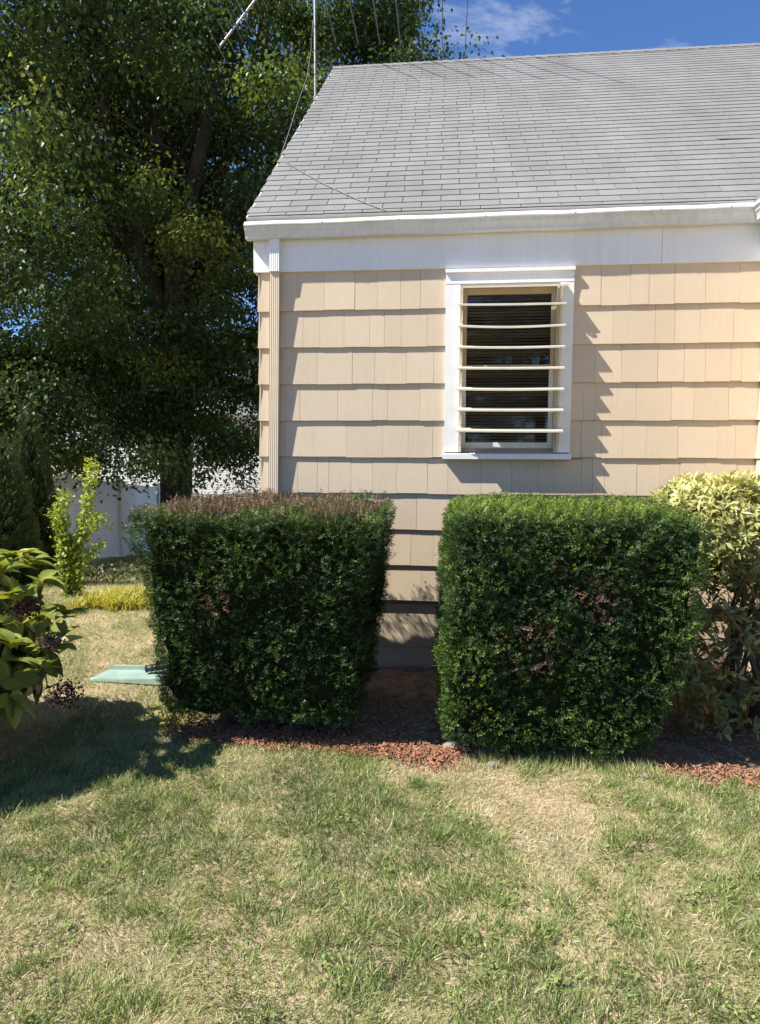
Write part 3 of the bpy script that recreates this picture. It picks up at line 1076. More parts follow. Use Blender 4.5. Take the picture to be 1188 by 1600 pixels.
def yew_hedge(name, label, prof, zmin, zmax, n, seed, browns, stops, brown_top=0.0, void=0.31, power=14, gaps=(), top_boost=0.25):
    cx_ = (prof[0][1] + prof[0][2]) / 2; cy_ = (prof[0][3] + prof[0][4]) / 2
    root = empty(name, (cx_, cy_, 0), label, 'hedge')
    W = (1.8, 0.9, 2.0, 0.2, 0.2, 1.3)
    P, N = hedge_points(n, prof, zmin, zmax, power, seed, W)
    lump = fbm(P, 4.5, seed, 3) - 0.5
    fine = vnoise(P, 13, seed + 3) - 0.5
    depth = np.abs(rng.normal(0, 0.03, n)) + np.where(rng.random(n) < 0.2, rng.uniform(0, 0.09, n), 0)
    P = P + N * (lump * 0.13 + fine * 0.035 - depth)[:, None]
    hole = fbm(P, 9.0, seed + 40, 2)
    keep = (hole > void) | (rng.random(n) < 0.22)
    for (gx, gy, gz, gr) in gaps:
        keep &= np.linalg.norm((P - np.array([gx, gy, gz])) * np.array([1, 0.4, 1]), axis=1) > gr * rng.uniform(0.5, 1.2, n)
    P, N, depth = P[keep], N[keep], depth[keep]
    m = len(P)
    D = N * 0.7 + rng.normal(0, 0.48, (m, 3)) + np.array([0, 0, 0.15])
    D /= np.linalg.norm(D, axis=1, keepdims=True)
    NN = np.array([0, 0, 0.9]) + N * 0.6 + rng.normal(0, 0.5, (m, 3))
    Ls = rng.uniform(0.026, 0.054, m)
    big = fbm(P, 2.2, seed + 8, 2)
    tint = np.clip(0.46 + (big - 0.5) * 0.7 + rng.normal(0, 0.19, m) - depth * 1.6 + np.clip(N[:, 2], 0, 1) ** 2 * top_boost, 0.0, 0.82)  # yellower top: new growth, plus sunlight painted into the upward sprigs
    for (bx, by, bz2, br) in browns:
        d_ = np.linalg.norm((P - np.array([bx, by, bz2])) * np.array([1, 0.7, 1]), axis=1)
        pr = np.clip(1.3 - d_ / br, 0, 0.8) * (fbm(P, 14, seed + 60, 2) > .40)
        hit = rng.random(m) < pr
        tint[hit] = rng.uniform(0.88, 1.0, hit.sum())
    if brown_top > 0:
        pr = np.clip((N[:, 2] - 0.75) * 4, 0, 1) * brown_top * (fbm(P, 3.5, seed + 21, 2) > 0.36)
        hit = rng.random(m) < pr
        tint[hit] = rng.uniform(0.86, 1.0, hit.sum())
        D[hit] = D[hit] * 0.4 + np.array([0, 0, 1.0])
        Ls[hit] = rng.uniform(.03, .05, hit.sum())
        P[hit, 2] += Ls[hit] * 1.0 - .005
        NN[hit] = rng.normal(0, 1, (hit.sum(), 3))
    P = P - D * (Ls * np.clip((D * N).sum(1), 0, 1))[:, None] * 0.9
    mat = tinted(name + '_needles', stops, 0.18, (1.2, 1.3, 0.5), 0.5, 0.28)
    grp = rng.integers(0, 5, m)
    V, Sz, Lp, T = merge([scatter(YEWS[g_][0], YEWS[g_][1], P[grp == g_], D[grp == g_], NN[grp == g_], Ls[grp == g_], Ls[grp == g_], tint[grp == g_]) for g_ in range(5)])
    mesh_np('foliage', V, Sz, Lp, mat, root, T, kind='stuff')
    # twigs through the shell
    k = 1000
    P2, N2 = hedge_points(k, prof, zmin, zmax, power, seed, W)
    l2 = fbm(P2, 4.5, seed, 3) - 0.5
    P2 = P2 + N2 * (l2 * 0.13 - rng.uniform(0.14, 0.28, k))[:, None]
    D2 = N2 + rng.normal(0, 0.45, (k, 3)) + np.array([0, 0, 0.35])
    TW = [(0, -.5, 0), (0, .5, 0), (0, 0, .02), (1, -.25, 0), (1, .25, 0), (1, 0, .01)], [(0, 3, 4, 1), (1, 4, 5, 2), (2, 5, 3, 0)]
    V, Sz, Lp, T = scatter(TW[0], TW[1], P2, D2, unit(k), rng.uniform(0.08, 0.2, k), 0.0035, 0.5)
    mesh_np('twigs', V, Sz, Lp, M['twig'], root, T, kind='stuff')
    # dense old wood inside
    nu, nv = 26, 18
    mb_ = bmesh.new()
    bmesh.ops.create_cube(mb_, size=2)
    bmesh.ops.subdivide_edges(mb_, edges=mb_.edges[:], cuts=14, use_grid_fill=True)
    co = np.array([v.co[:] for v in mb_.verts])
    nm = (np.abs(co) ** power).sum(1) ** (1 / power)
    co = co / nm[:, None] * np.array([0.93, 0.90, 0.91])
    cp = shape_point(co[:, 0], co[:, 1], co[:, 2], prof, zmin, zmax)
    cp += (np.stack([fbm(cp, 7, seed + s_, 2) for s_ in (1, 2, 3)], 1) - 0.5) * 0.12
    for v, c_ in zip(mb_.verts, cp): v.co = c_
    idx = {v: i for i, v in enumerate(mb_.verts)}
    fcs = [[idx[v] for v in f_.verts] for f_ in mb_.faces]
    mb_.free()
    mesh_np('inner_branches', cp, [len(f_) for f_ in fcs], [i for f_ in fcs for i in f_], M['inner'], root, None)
    # stems to the ground
    for j in range(4):
        px_ = cx_ + (j - 1.5) * 0.16 + random.uniform(-.05, .05); py_ = cy_ + random.uniform(-.15, .15)
        m2 = MB(); m2.tube([(px_, py_, -0.06), (px_ + random.uniform(-.04, .04), py_, 0.25), (px_ + random.uniform(-.15, .15), py_, 0.6)], [0.045, 0.035, 0.025], 8)
        m2.build('stem', M['bark'], root)
    return root


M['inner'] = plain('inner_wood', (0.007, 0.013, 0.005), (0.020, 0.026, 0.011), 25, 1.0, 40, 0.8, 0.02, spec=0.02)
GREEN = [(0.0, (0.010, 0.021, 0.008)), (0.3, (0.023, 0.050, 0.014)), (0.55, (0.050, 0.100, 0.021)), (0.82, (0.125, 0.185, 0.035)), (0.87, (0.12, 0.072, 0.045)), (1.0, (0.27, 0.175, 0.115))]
LH = [(0.0, -1.69, -0.50, -1.56, -0.42), (0.25, -1.74, -0.44, -1.66, -0.36), (0.7, -1.79, -0.37, -1.74, -0.28), (1.0, -1.84, -0.325, -1.80, -0.22)]
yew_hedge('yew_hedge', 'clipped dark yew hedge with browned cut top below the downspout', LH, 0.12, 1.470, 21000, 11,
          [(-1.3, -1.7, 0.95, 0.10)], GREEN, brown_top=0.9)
RH = [(0.0, 0.02, 1.22, -1.66, -0.50), (0.2, -0.01, 1.30, -1.73, -0.40), (0.55, 0.005, 1.44, -1.79, -0.34), (0.9, 0.025, 1.46, -1.79, -0.30), (1.0, 0.05, 1.44, -1.76, -0.30)]
bp = [at(830, 1010, 1, -1.75), at(920, 925, 1, -1.75), at(880, 890, 1, -1.75), at(950, 950, 1, -1.75)]
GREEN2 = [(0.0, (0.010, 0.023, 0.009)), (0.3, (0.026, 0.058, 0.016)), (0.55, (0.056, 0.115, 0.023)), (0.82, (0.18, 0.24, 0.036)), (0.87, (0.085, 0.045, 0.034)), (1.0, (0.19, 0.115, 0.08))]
gp = at(725, 925, 1, -1.7)
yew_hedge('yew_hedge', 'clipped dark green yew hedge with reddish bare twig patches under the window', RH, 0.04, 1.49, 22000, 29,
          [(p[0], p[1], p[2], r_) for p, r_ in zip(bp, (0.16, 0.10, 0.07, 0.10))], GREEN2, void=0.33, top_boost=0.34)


# ------------------------------------------------------------------ broadleaf shrub by the wing: yellowish evergreen leaves
def leafy_whorls(C_, Dr, per, Lr, Wr, tmpl, tint, spread=0.9, wob=0.15, sag=0.0):
    """whorls of leaves round shoot tips"""
    n = len(C_)
    P = np.repeat(C_, per, 0)
    Dd = np.repeat(Dr / np.linalg.norm(Dr, axis=1, keepdims=True), per, 0)
    rad = unit(n * per)
    rad -= (rad * Dd).sum(1, keepdims=True) * Dd
    rad /= np.linalg.norm(rad, axis=1, keepdims=True) + 1e-9
    D = Dd * rng.uniform(0.2, 0.9, (n * per, 1)) + rad * spread
    D[:, 2] -= sag * rng.random(n * per)
    N = Dd - rad * 0.2 + rng.normal(0, wob, (n * per, 3))
    Ls = rng.uniform(*Lr, n * per)
    P = P - Dd * rng.uniform(0, 0.05, (n * per, 1))
    return scatter(tmpl[0], tmpl[1], P, D, N, Ls, Ls * rng.uniform(*Wr, n * per), np.clip(np.repeat(tint, per) + rng.normal(0, 0.09, n * per), 0, 1))


shrub = empty('evergreen_shrub', (1.90, -0.95, 0), 'open yellow-green broadleaf shrub with bare stems beside the right hedge', 'shrub')
PR = [(0.0, 1.70, 2.36, -1.25, -0.45), (0.35, 1.62, 2.36, -1.35, -0.36), (0.8, 1.50, 2.37, -1.38, -0.28), (1.0, 1.58, 2.34, -1.28, -0.36)]
P, N = hedge_points(2100, PR, 0.95, 1.63, 5, 3, (1, .6, 1.2, .5, .15, 1.2))
P += N * ((fbm(P, 6, 77, 2) - .5) * .16 - np.abs(rng.normal(0, .05, len(P))))[:, None]
k1 = fbm(P, 5, 91, 2) > 0.30
P, N = P[k1], N[k1]
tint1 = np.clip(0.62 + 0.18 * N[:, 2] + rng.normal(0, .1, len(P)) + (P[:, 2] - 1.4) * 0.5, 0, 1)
SH_L = leaf_template(2, 0.16, 0.10, 0.8)
parts = [leafy_whorls(P, N * .6 + rng.normal(0, .35, P.shape) + np.array([0, -.1, .35]), 6, (0.045, 0.08), (0.26, 0.36), SH_L, tint1)]
# sparse lower leaves
Pl = np.stack([rng.uniform(1.50, 2.35, 560), rng.uniform(-1.45, -0.45, 560), rng.uniform(0.10, 1.1, 560)], 1)
kk = (fbm(Pl, 3.5, 14, 2) > 0.47) | (Pl[:, 1] < -1.2) & (Pl[:, 2] < .55) & (rng.random(560) < .8)
Pl = Pl[kk]
parts.append(leafy_whorls(Pl, rng.normal(0, .5, Pl.shape) + np.array([0, -.5, .3]), 7, (0.05, 0.095), (0.28, 0.38), SH_L, np.full(len(Pl), 0.34)))
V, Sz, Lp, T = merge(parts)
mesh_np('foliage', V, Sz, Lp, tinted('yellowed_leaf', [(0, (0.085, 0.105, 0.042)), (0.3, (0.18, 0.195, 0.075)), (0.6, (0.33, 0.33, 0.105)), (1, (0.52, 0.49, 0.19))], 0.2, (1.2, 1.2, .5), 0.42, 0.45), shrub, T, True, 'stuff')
for j in range(9):
    bx = 1.93 + random.uniform(-.14, .2); by = -0.95 + random.uniform(-.15, .15)
    tx = 1.95 + random.uniform(-.32, .35); ty_ = -0.95 + random.uniform(-.4, .4)
    m_ = MB()
    pts = [(bx, by, -0.06), (bx + (tx - bx) * .2 + random.uniform(-.05, .05), by, 0.35), (bx + (tx - bx) * .55 + random.uniform(-.06, .06), by + (ty_ - by) * .5, 0.75), (tx, ty_, 1.3)]
    m_.tube(pts, [0.026, 0.021, 0.015, 0.007], 7)
    m_.build('stem', M['bark'], shrub)
m_ = MB()
for j in range(230):
    p0 = Vector((random.uniform(1.62, 2.3), random.uniform(-1.3, -.45), random.uniform(.5, 1.4)))
    d = Vector((random.gauss(0, .5), random.gauss(-.2, .5), random.uniform(.1, 1))).normalized() * random.uniform(.1, .32)
    m_.tube([p0, p0 + d * .5 + Vector((random.gauss(0, .015), random.gauss(0, .015), 0)), p0 + d], [0.0045, 0.0035, 0.002], 4, cap=False)
m_.build('twigs', M['twig'], shrub, kind='stuff')

# ------------------------------------------------------------------ hydrangea at the left, large leaves, dried flower heads
hyd = empty('hydrangea', (-2.95, -1.95, 0), 'big-leaved hydrangea with dark dried flower heads on the lawn', 'shrub')


def hyd_shoots(n):
    th = rng.uniform(0, 2 * math.pi, n); ph = np.arccos(rng.uniform(-0.25, 1, n))
    d = np.stack([np.sin(ph) * np.cos(th), np.sin(ph) * np.sin(th), np.cos(ph)], 1)
    R = np.array([0.74, 0.80, 0.70])
    c = np.array([-3.06, -1.96, 0.52])
    rr = rng.uniform(0.62, 1.03, n)[:, None]
    P = c + d * R * rr
    P[:, 2] = np.maximum(P[:, 2], 0.10)
    return P, d


HP, HD = hyd_shoots(520)
HL = leaf_template(6, 0.38, 0.22, 0.85)
tintH = np.clip(0.28 + 0.25 * HD[:, 2] + rng.normal(0, .2, len(HP)), 0, 1)
V1 = leafy_whorls(HP, HD * .9 + np.array([.15, -.1, .55]) + rng.normal(0, .35, HP.shape), 6, (0.11, 0.205), (0.52, 0.68), HL, tintH, 1.1, .42, .8)
# top shoots that stand up
HPt = np.array([at(20, 868, 1, -1.95), at(48, 872, 1, -1.85), at(8, 885, 1, -2.1), at(65, 905, 1, -1.75), at(96, 990, 1, -1.8), at(90, 1010, 1, -1.95), at(70, 960, 1, -1.85), at(30, 930, 1, -2.1), at(100, 955, 1, -1.7), at(60, 1040, 1, -2.1), at(20, 1000, 1, -2.2)])
V2 = leafy_whorls(HPt, np.tile([0.1, -.1, 1.0], (len(HPt), 1)) + rng.normal(0, .15, HPt.shape), 9, (0.10, 0.17), (0.48, 0.6), HL, np.full(len(HPt), .72), 0.9)
V, Sz, Lp, T = merge([V1, V2])
mesh_np('foliage', V, Sz, Lp, tinted('hydrangea_leaf', [(0, (0.060, 0.095, 0.022)), (0.4, (0.125, 0.175, 0.038)), (0.75, (0.24, 0.285, 0.06)), (1, (0.40, 0.40, 0.09))], 0.36, (1.35, 1.2, .35), 0.42, 0.4, 60, 0.12), hyd, T, True, 'stuff')
for j in range(26):
    p = HP[rng.integers(len(HP))]
    m_ = MB()
    b0 = np.array([-2.95 + random.uniform(-.18, .18), -1.97 + random.uniform(-.18, .18), -0.05])
    mid = b0 * .45 + p * .55 + np.array([0, 0, -.08])
    m_.tube([tuple(b0), tuple(mid), tuple(p)], [0.010, 0.007, 0.004], 6)
    m_.build('stem', M['twig'], hyd)
flower_mat = tinted('dried_flower_head', [(0, (0.028, 0.014, 0.014)), (0.5, (0.075, 0.035, 0.030)), (1, (0.26, 0.18, 0.12))], 0.15, (1.2, .9, .8), 0.8, 0.2)
for (u, v, y, r_, tn) in ((100, 1086, -2.12, 0.105, .30), (78, 1004, -2.0, 0.07, .85), (38, 950, -2.05, 0.085, .35)):
    c = at(u, v, 1, y)
    n = 420
    d = unit(n)
    P = c + d * np.array([1.15, 1.0, .85]) * r_ * rng.uniform(.3, 1, (n, 1))
    parts = [scatter(DIAMOND[0], DIAMOND[1], P, rng.normal(0, 1, (n, 3)), d + rng.normal(0, .5, (n, 3)), rng.uniform(.014, .022, n), rng.uniform(.012, .019, n), np.clip(tn + rng.normal(0, .16, n), 0, 1))]
    V, Sz, Lp, T = merge(parts)
    mesh_np('flower_head', V, Sz, Lp, flower_mat, hyd, T, kind='stuff')

# ------------------------------------------------------------------ maple trees
LEAF5 = [(0, 0, 0), (0.34, -0.5, 0.05), (1.0, 0, -0.08), (0.34, 0.5, 0.05)], [(0, 1, 2, 3)]
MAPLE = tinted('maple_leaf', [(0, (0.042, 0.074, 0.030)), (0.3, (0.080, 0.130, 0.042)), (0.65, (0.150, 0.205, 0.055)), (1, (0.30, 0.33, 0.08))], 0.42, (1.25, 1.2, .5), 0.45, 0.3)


def maple(name, label, base, fork_z, crown_c, crown_r, trunk_r, nbough, nsub, per, seed, leaf=(0.072, 0.118), cl_r=0.22, extra=None, carve=False):
    loc = np.array(base, float)
    root = empty(name, tuple(loc), label, 'tree', 'maple trees')
    c = np.array(crown_c, float); R = np.array(crown_r, float)
    # boughs: flat pads of foliage through the crown's volume
    d = unit(nbough * 4)
    B = c + d * R * (rng.random(nbough * 4) ** 0.40)[:, None]
    keep = B[:, 2] > loc[2] + 2.6
    if carve:       # the view towards the fork stays open, the hidden top and back are thinner
        tocam = CAM[:2] - loc[:2]; tocam = tocam / np.linalg.norm(tocam)
        rel = B[:, :2] - loc[:2]
        along = rel @ tocam; side = np.abs(rel[:, 0] * tocam[1] - rel[:, 1] * tocam[0])
        keep &= ~((along > -0.5) & (side < 1.5) & (B[:, 2] > 2.6) & (B[:, 2] < 6.6) & (rng.random(len(B)) < .8))
        keep &= ~((along < -3.5) & (rng.random(len(B)) < .35))
        keep &= ~((B[:, 2] > 13.5) & (rng.random(len(B)) < .5))
    B = B[keep][:nbough]
    if extra is not None: B = np.concatenate([B, extra])
    nb_ = len(B)
    br = np.repeat(rng.uniform(.6, 1.25, nb_), nsub)[:, None]
    o2 = rng.normal(0, 1, (nb_ * nsub, 3)) * np.array([.50, .50, .24]) * br
    o2[:, 2] -= 0.22 * (o2[:, 0] ** 2 + o2[:, 1] ** 2)
    P = np.repeat(B, nsub, 0) + o2
    bt = np.repeat(rng.normal(.02, .24, nb_), nsub)
    m = len(P)
    nl = m * per
    off = rng.normal(0, 1, (nl, 3)) * np.array([cl_r, cl_r, cl_r * .6])
    off[:, 2] -= 0.6 * (off[:, 0] ** 2 + off[:, 1] ** 2)
    Q = np.repeat(P, per, 0) + off
    out = (Q - c) / R; out /= np.linalg.norm(out, axis=1, keepdims=True)
    od = off.copy(); od[:, 2] = 0
    D = od / (np.linalg.norm(od, axis=1, keepdims=True) + 1e-6) * .8 + rng.normal(0, .45, (nl, 3)) + np.array([0, 0, -.8])
    N = np.array([0, 0, 1.0]) + od * 1.2 + rng.normal(0, .4, (nl, 3))
    o2z = np.repeat(o2[:, 2], per)
    ct = fbm(P, 0.7, seed + 9, 2)
    tint = np.clip(np.repeat(ct + bt, per) * .75 - .05 + rng.normal(0, .13, nl) + off[:, 2] * .3 + o2z * .9, 0, 1)  # sunlit pad tops painted into the tint: higher leaves get lighter
    Ls = rng.uniform(*leaf, nl)
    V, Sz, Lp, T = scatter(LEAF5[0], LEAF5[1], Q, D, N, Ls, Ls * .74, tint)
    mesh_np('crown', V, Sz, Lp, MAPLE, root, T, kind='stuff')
    m_ = MB()
    m_.tube([(loc[0], loc[1], loc[2] - .25), (loc[0], loc[1], loc[2] + .25), (loc[0] - .03, loc[1], loc[2] + 1.2), (loc[0], loc[1], loc[2] + (fork_z - loc[2]) * .6), (loc[0] + .05, loc[1], fork_z)],
            [trunk_r * 1.5, trunk_r * 1.12, trunk_r, trunk_r * .92, trunk_r * .95], 14)
    m_.build('trunk', M['bark'], root, True)
    rnd = random.Random(seed)
    nb = 9
    for j in range(nb):
        th = 2 * math.pi * j / nb + rnd.uniform(-.3, .3)
        up = rnd.uniform(.55, .95)
        tgt = c + np.array([math.cos(th) * R[0] * (1 - up * .75), math.sin(th) * R[1] * (1 - up * .75), R[2] * up * .8])
        s_ = np.array([loc[0] + .05, loc[1], fork_z - rnd.uniform(0.0, .9)])
        pts = []
        for i in range(7):
            t = i / 6
            p = s_ + (tgt - s_) * t
            bend = math.sin(t * math.pi) * 0.5
            p = p + np.array([math.cos(th) * bend, math.sin(th) * bend, bend * .4]) + np.array([rnd.gauss(0, .12), rnd.gauss(0, .12), 0]) * (1 if 0 < i < 6 else 0)
            pts.append(tuple(p))
        lm = MB(); lm.tube(pts, [trunk_r * (.55 - .075 * i) for i in range(7)], 9)
        limb = lm.build('limb', M['bark'], root, True)
        bm_ = MB()
        for q_ in range(9):
            i = rnd.randint(1, 5); p0 = np.array(pts[i])
            dirv = (P[rnd.randrange(m)] - p0); L_ = np.linalg.norm(dirv)
            if L_ > 4.5: dirv *= 4.5 / L_
            p1 = p0 + dirv
            pm = (p0 + p1) / 2 + np.array([rnd.gauss(0, .2), rnd.gauss(0, .2), .25])
            bm_.tube([tuple(p0), tuple(pm), tuple(p1)], [.055, .035, .012], 6, cap=False)
        bm_.build('branches', M['bark'], limb, True)
    return root


def at_d(u, v, dist):
    d = ray(u, v)
    return CAM + d * dist


t1 = at_d(278, 800, 16.2)
gz = float(ground_z(np.array([t1[0]]), np.array([t1[1]]))[0])
# low skirts of foliage that hang in front of the neighbour's house
ex = []
for (u, v, dd, n_) in ((185, 640, 14.5, 3), (120, 590, 14, 4), (60, 560, 13.5, 4), (215, 570, 14.5, 3), (345, 540, 15, 4), (375, 640, 15.5, 2), (350, 690, 15.5, 1), (150, 690, 14.2, 2), (385, 480, 15, 3), (275, 600, 15.5, 1), (292, 670, 15.6, 1), (262, 655, 15.5, 1), (30, 620, 13.5, 3), (90, 670, 14, 2), (215, 700, 14.5, 1), (60, 690, 13.6, 2), (330, 600, 15, 1)):
    c_ = at_d(u, v, dd)
    ex.append(c_ + rng.normal(0, 1, (n_, 3)) * np.array([.75, .9, .35]))
maple('maple_tree', 'large maple with forked dark trunk rising behind the left hedge', (t1[0], t1[1], gz), 5.3, (t1[0] - .1, t1[1] + .3, 9.2), (7.1, 7.0, 8.0), 0.40,
      310, 30, 40, 5, extra=np.concatenate(ex), carve=True)
tree2 = maple('maple_tree', 'maple past the white fence, partly hidden by the big forked maple', (-16.5, 9.5, -0.8), 4.6, (-16.5, 9.5, 8.0), (5.6, 5.6, 6.4), 0.30, 135, 18, 26, 15, leaf=(.09, .14), cl_r=.3)
tree3 = maple('maple_tree', 'maple standing behind the neighbouring pale house', (-19.0, 36.0, -1.4), 5.0, (-19.0, 36.0, 8.5), (7.0, 6.0, 7.5), 0.35, 90, 14, 24, 25, leaf=(.16, .24), cl_r=.45)


def copy_tree(o, parent=None):
    c_ = o.copy(); sc.collection.objects.link(c_); c_.parent = parent
    for ch in list(o.children): copy_tree(ch, c_)
    return c_


# maples across the street, mirrored in the window glass
for (x, y, rz) in ((-9.0, -42.0, 1.0), (-1.0, -45.0, 2.4), (7.0, -43.0, 4.0), (15.0, -44.0, 5.2)):
    o = copy_tree(tree2)
    o.location = (x, y, -1.0); o.rotation_euler = (0, 0, rz); o.scale = (1.25, 1.25, 1.1)
    o['label'] = 'maple across the street, reflected dimly in the window glass'


# ------------------------------------------------------------------ arborvitae beside the fence
ARB = tinted('arborvitae_spray', [(0, (0.020, 0.038, 0.013)), (0.5, (0.050, 0.085, 0.022)), (1, (0.11, 0.15, 0.035))], 0.12, (1.2, 1.2, .5), 0.5, 0.3)


def arborvitae(label, base, h, r, seed):
    root = empty('arborvitae', base, label, 'evergreen tree', 'arborvitae in front of the fence')
    n = 3600
    t = 1 - np.sqrt(rng.random(n)); th = rng.uniform(0, 2 * math.pi, n)
    d = np.stack([np.cos(th), np.sin(th), np.zeros(n)], 1)
    prof = r * (1 - t) ** 0.75 * np.clip(t * 9 + .5, 0, 1)
    P = np.array(base) + d * (prof * (0.80 + 0.25 * fbm(d * 2 + np.stack([t * 0, t * 0, t * h], 1), 2.5, seed, 2) - np.abs(rng.normal(0, .07, n))))[:, None]
    P[:, 2] = base[2] + .05 + t * (h - .05)
    D = d * .55 + np.array([0, 0, 1]) + rng.normal(0, .3, (n, 3))
    N = np.cross(d, np.array([0, 0, 1.0])) + rng.normal(0, .5, (n, 3))
    Ls = rng.uniform(.08, .15, n)
    V, Sz, Lp, T = scatter(YEW[0], YEW[1], P, D, N, Ls, Ls * .8, np.clip(.45 + rng.normal(0, .2, n), 0, 1))
    mesh_np('foliage', V, Sz, Lp, ARB, root, T, kind='stuff')
    m_ = MB(); m_.tube([(base[0], base[1], base[2] - .1), (base[0], base[1], base[2] + h * .5), (base[0], base[1], base[2] + h * .93)], [r * .62, r * .42, .03], 12)
    m_.build('inner_wood', M['inner'], root)


for lab, u, dep, tipv, r_ in (('dark conical arborvitae, the taller of two beside the white fence', 47, 11.2, 640, 0.62), ('dark conical arborvitae, the shorter of two behind the hydrangea', 6, 9.6, 684, 0.55)):
    b_ = at_d(u, 760, dep)
    z = float(ground_z(np.array([b_[0]]), np.array([b_[1]]))[0])
    tp = at_d(u, tipv, dep)
    arborvitae(lab, (float(b_[0]), float(b_[1]), z), float(tp[2] - z), r_, int(u))

# ------------------------------------------------------------------ lime sapling, yellow groundcover, small weeds
LIME = tinted('lime_leaf', [(0, (0.10, 0.16, 0.025)), (0.5, (0.24, 0.32, 0.04)), (1, (0.42, 0.48, 0.07))], 0.35, (1.2, 1.15, .4), 0.5, 0.3)
sb = at(112, 925, 2, 0.0)
sap = empty('lime_shrub', (float(sb[0]), float(sb[1]), 0), 'slender lime-green leafy shrub in front of the white fence', 'shrub')
yq = float(sb[1])
stems = [[(112, 930), (118, 860), (135, 800), (140, 760), (144, 722)], [(110, 930), (104, 860), (98, 820), (84, 795)], [(116, 925), (122, 850), (150, 810), (168, 818)], [(118, 930), (125, 880), (140, 868), (158, 850)], [(108, 930), (100, 880), (96, 800), (103, 770)]]
Pc = []
for st in stems:
    pts = [tuple(at(u, v, 1, yq + random.uniform(-.06, .06)) if i else at(u, v, 2, -.05)) for i, (u, v) in enumerate(st)]
    m_ = MB(); m_.tube(pts, list(np.linspace(.013, .004, len(pts))), 6); m_.build('stem', M['twig'], sap)
    for a, b_ in zip(pts[:-1], pts[1:]):
        a, b_ = np.array(a), np.array(b_)
        k = int(np.linalg.norm(b_ - a) / .0022)
        Pc.append(a + (b_ - a) * rng.random((k, 1)) + rng.normal(0, .048, (k, 3)))
Pc = np.concatenate(Pc)
n = len(Pc)
V, Sz, Lp, T = scatter(SH_L[0], SH_L[1], Pc, rng.normal(0, .7, (n, 3)) + np.array([0, -.2, .2]), np.array([0, -.25, 1]) + rng.normal(0, .4, (n, 3)), rng.uniform(.04, .075, n), rng.uniform(.028, .046, n), np.clip(.35 + (Pc[:, 2]) * .28 + rng.normal(0, .15, n), 0, 1))
mesh_np('foliage', V, Sz, Lp, LIME, sap, T, True, 'stuff')

YEL = tinted('yellow_blade', [(0, (0.20, 0.24, 0.05)), (0.5, (0.42, 0.40, 0.07)), (1, (0.60, 0.53, 0.13))], 0.3, (1.2, 1.1, .4), 0.5, 0.3)
BLADE = [(0, -.5, 0), (0, .5, 0), (.55, -.4, .14), (.55, .4, .14), (1, 0, .02)], [(0, 1, 3, 2), (2, 3, 4)]
ya = at(105, 958, 2, 0); yb3 = at(232, 950, 2, 0)
yg = empty('yellow_groundcover', (float((ya[0] + yb3[0]) / 2), float((ya[1] + yb3[1]) / 2), 0), 'low band of bright yellow grassy foliage at the lawn edge', 'plant')
n = 3000
t = rng.random(n)
P = ya + (yb3 - ya) * t[:, None] + np.stack([rng.normal(0, .05, n), rng.uniform(0, .95, n), np.zeros(n)], 1)
kk = fbm(P, 3, 51, 2) > .42
P = P[kk]; n = len(P)
P[:, 2] = ground_z(P[:, 0], P[:, 1])
D = rng.normal(0, .6, (n, 3)); D[:, 2] = np.abs(D[:, 2]) + .45
V, Sz, Lp, T = scatter(BLADE[0], BLADE[1], P, D, np.array([0, 0, 1.0]) + rng.normal(0, .4, (n, 3)), rng.uniform(.12, .24, n), rng.uniform(.012, .02, n), np.clip(.55 + rng.normal(0, .22, n), 0, 1))
mesh_np('foliage', V, Sz, Lp, YEL, yg, T, kind='stuff')


def weed(name, label, base, n, r, h, mat, lr=(.03, .06), t0=.5):
    root = empty(name, base, label, 'plant')
    P = np.array(base) + np.stack([rng.normal(0, r, n), rng.normal(0, r, n), rng.random(n) * h + .01], 1)
    V, Sz, Lp, T = scatter(SH_L[0], SH_L[1], P, rng.normal(0, .7, (n, 3)) + np.array([0, -.2, .3]), np.array([0, -.2, 1]) + rng.normal(0, .4, (n, 3)), rng.uniform(*lr, n), rng.uniform(lr[0] * .6, lr[1] * .6, n), np.clip(t0 + rng.normal(0, .2, n), 0, 1))
    mesh_np('foliage', V, Sz, Lp, mat, root, T, True, 'stuff')
    m_ = MB()
    for j in range(7):
        m_.tube([base, (base[0] + random.gauss(0, r * .6), base[1] + random.gauss(0, r * .6), base[2] + h * .5), (base[0] + random.gauss(0, r), base[1] + random.gauss(0, r), base[2] + h)], [.004, .003, .002], 5)
    m_.build('stems', M['twig'], root)


wz = at(288, 1122, 2, 0)
weed('weed_clump', 'small yellow-green leafy weed at the foot of the left hedge', (float(wz[0]), float(wz[1]) - .12, 0.0), 170, .07, .17, LIME, (.025, .05), .5)
DARKG = tinted('shade_leaf', [(0, (0.02, 0.035, 0.012)), (0.5, (0.05, 0.075, 0.02)), (1, (0.11, 0.13, 0.035))], 0.2, None, 0.5, 0.3)
for (u, v, lab) in ((150, 895, 'dark low weed growing before the white fence post'), (205, 890, 'dark low weed growing beside the left hedge, before the fence')):
    p = at(u, v, 2, -0.12)
    weed('weed_clump', lab, (float(p[0]), float(p[1]), float(ground_z(np.array([p[0]]), np.array([p[1]]))[0])), 300, .36, .20, DARKG, (.04, .09), .4)
p = at_d(392, 760, 13.0)
weed('tan_bush', 'olive-tan bush glimpsed between the downspout corner and the maple', (float(p[0]), float(p[1]), float(ground_z(np.array([p[0]]), np.array([p[1]]))[0])), 1400, .45, 1.75, tinted('olive_leaf', [(0, (.08, .08, .03)), (.5, (.17, .15, .05)), (1, (.30, .22, .08))], .2), (.05, .10), .5)

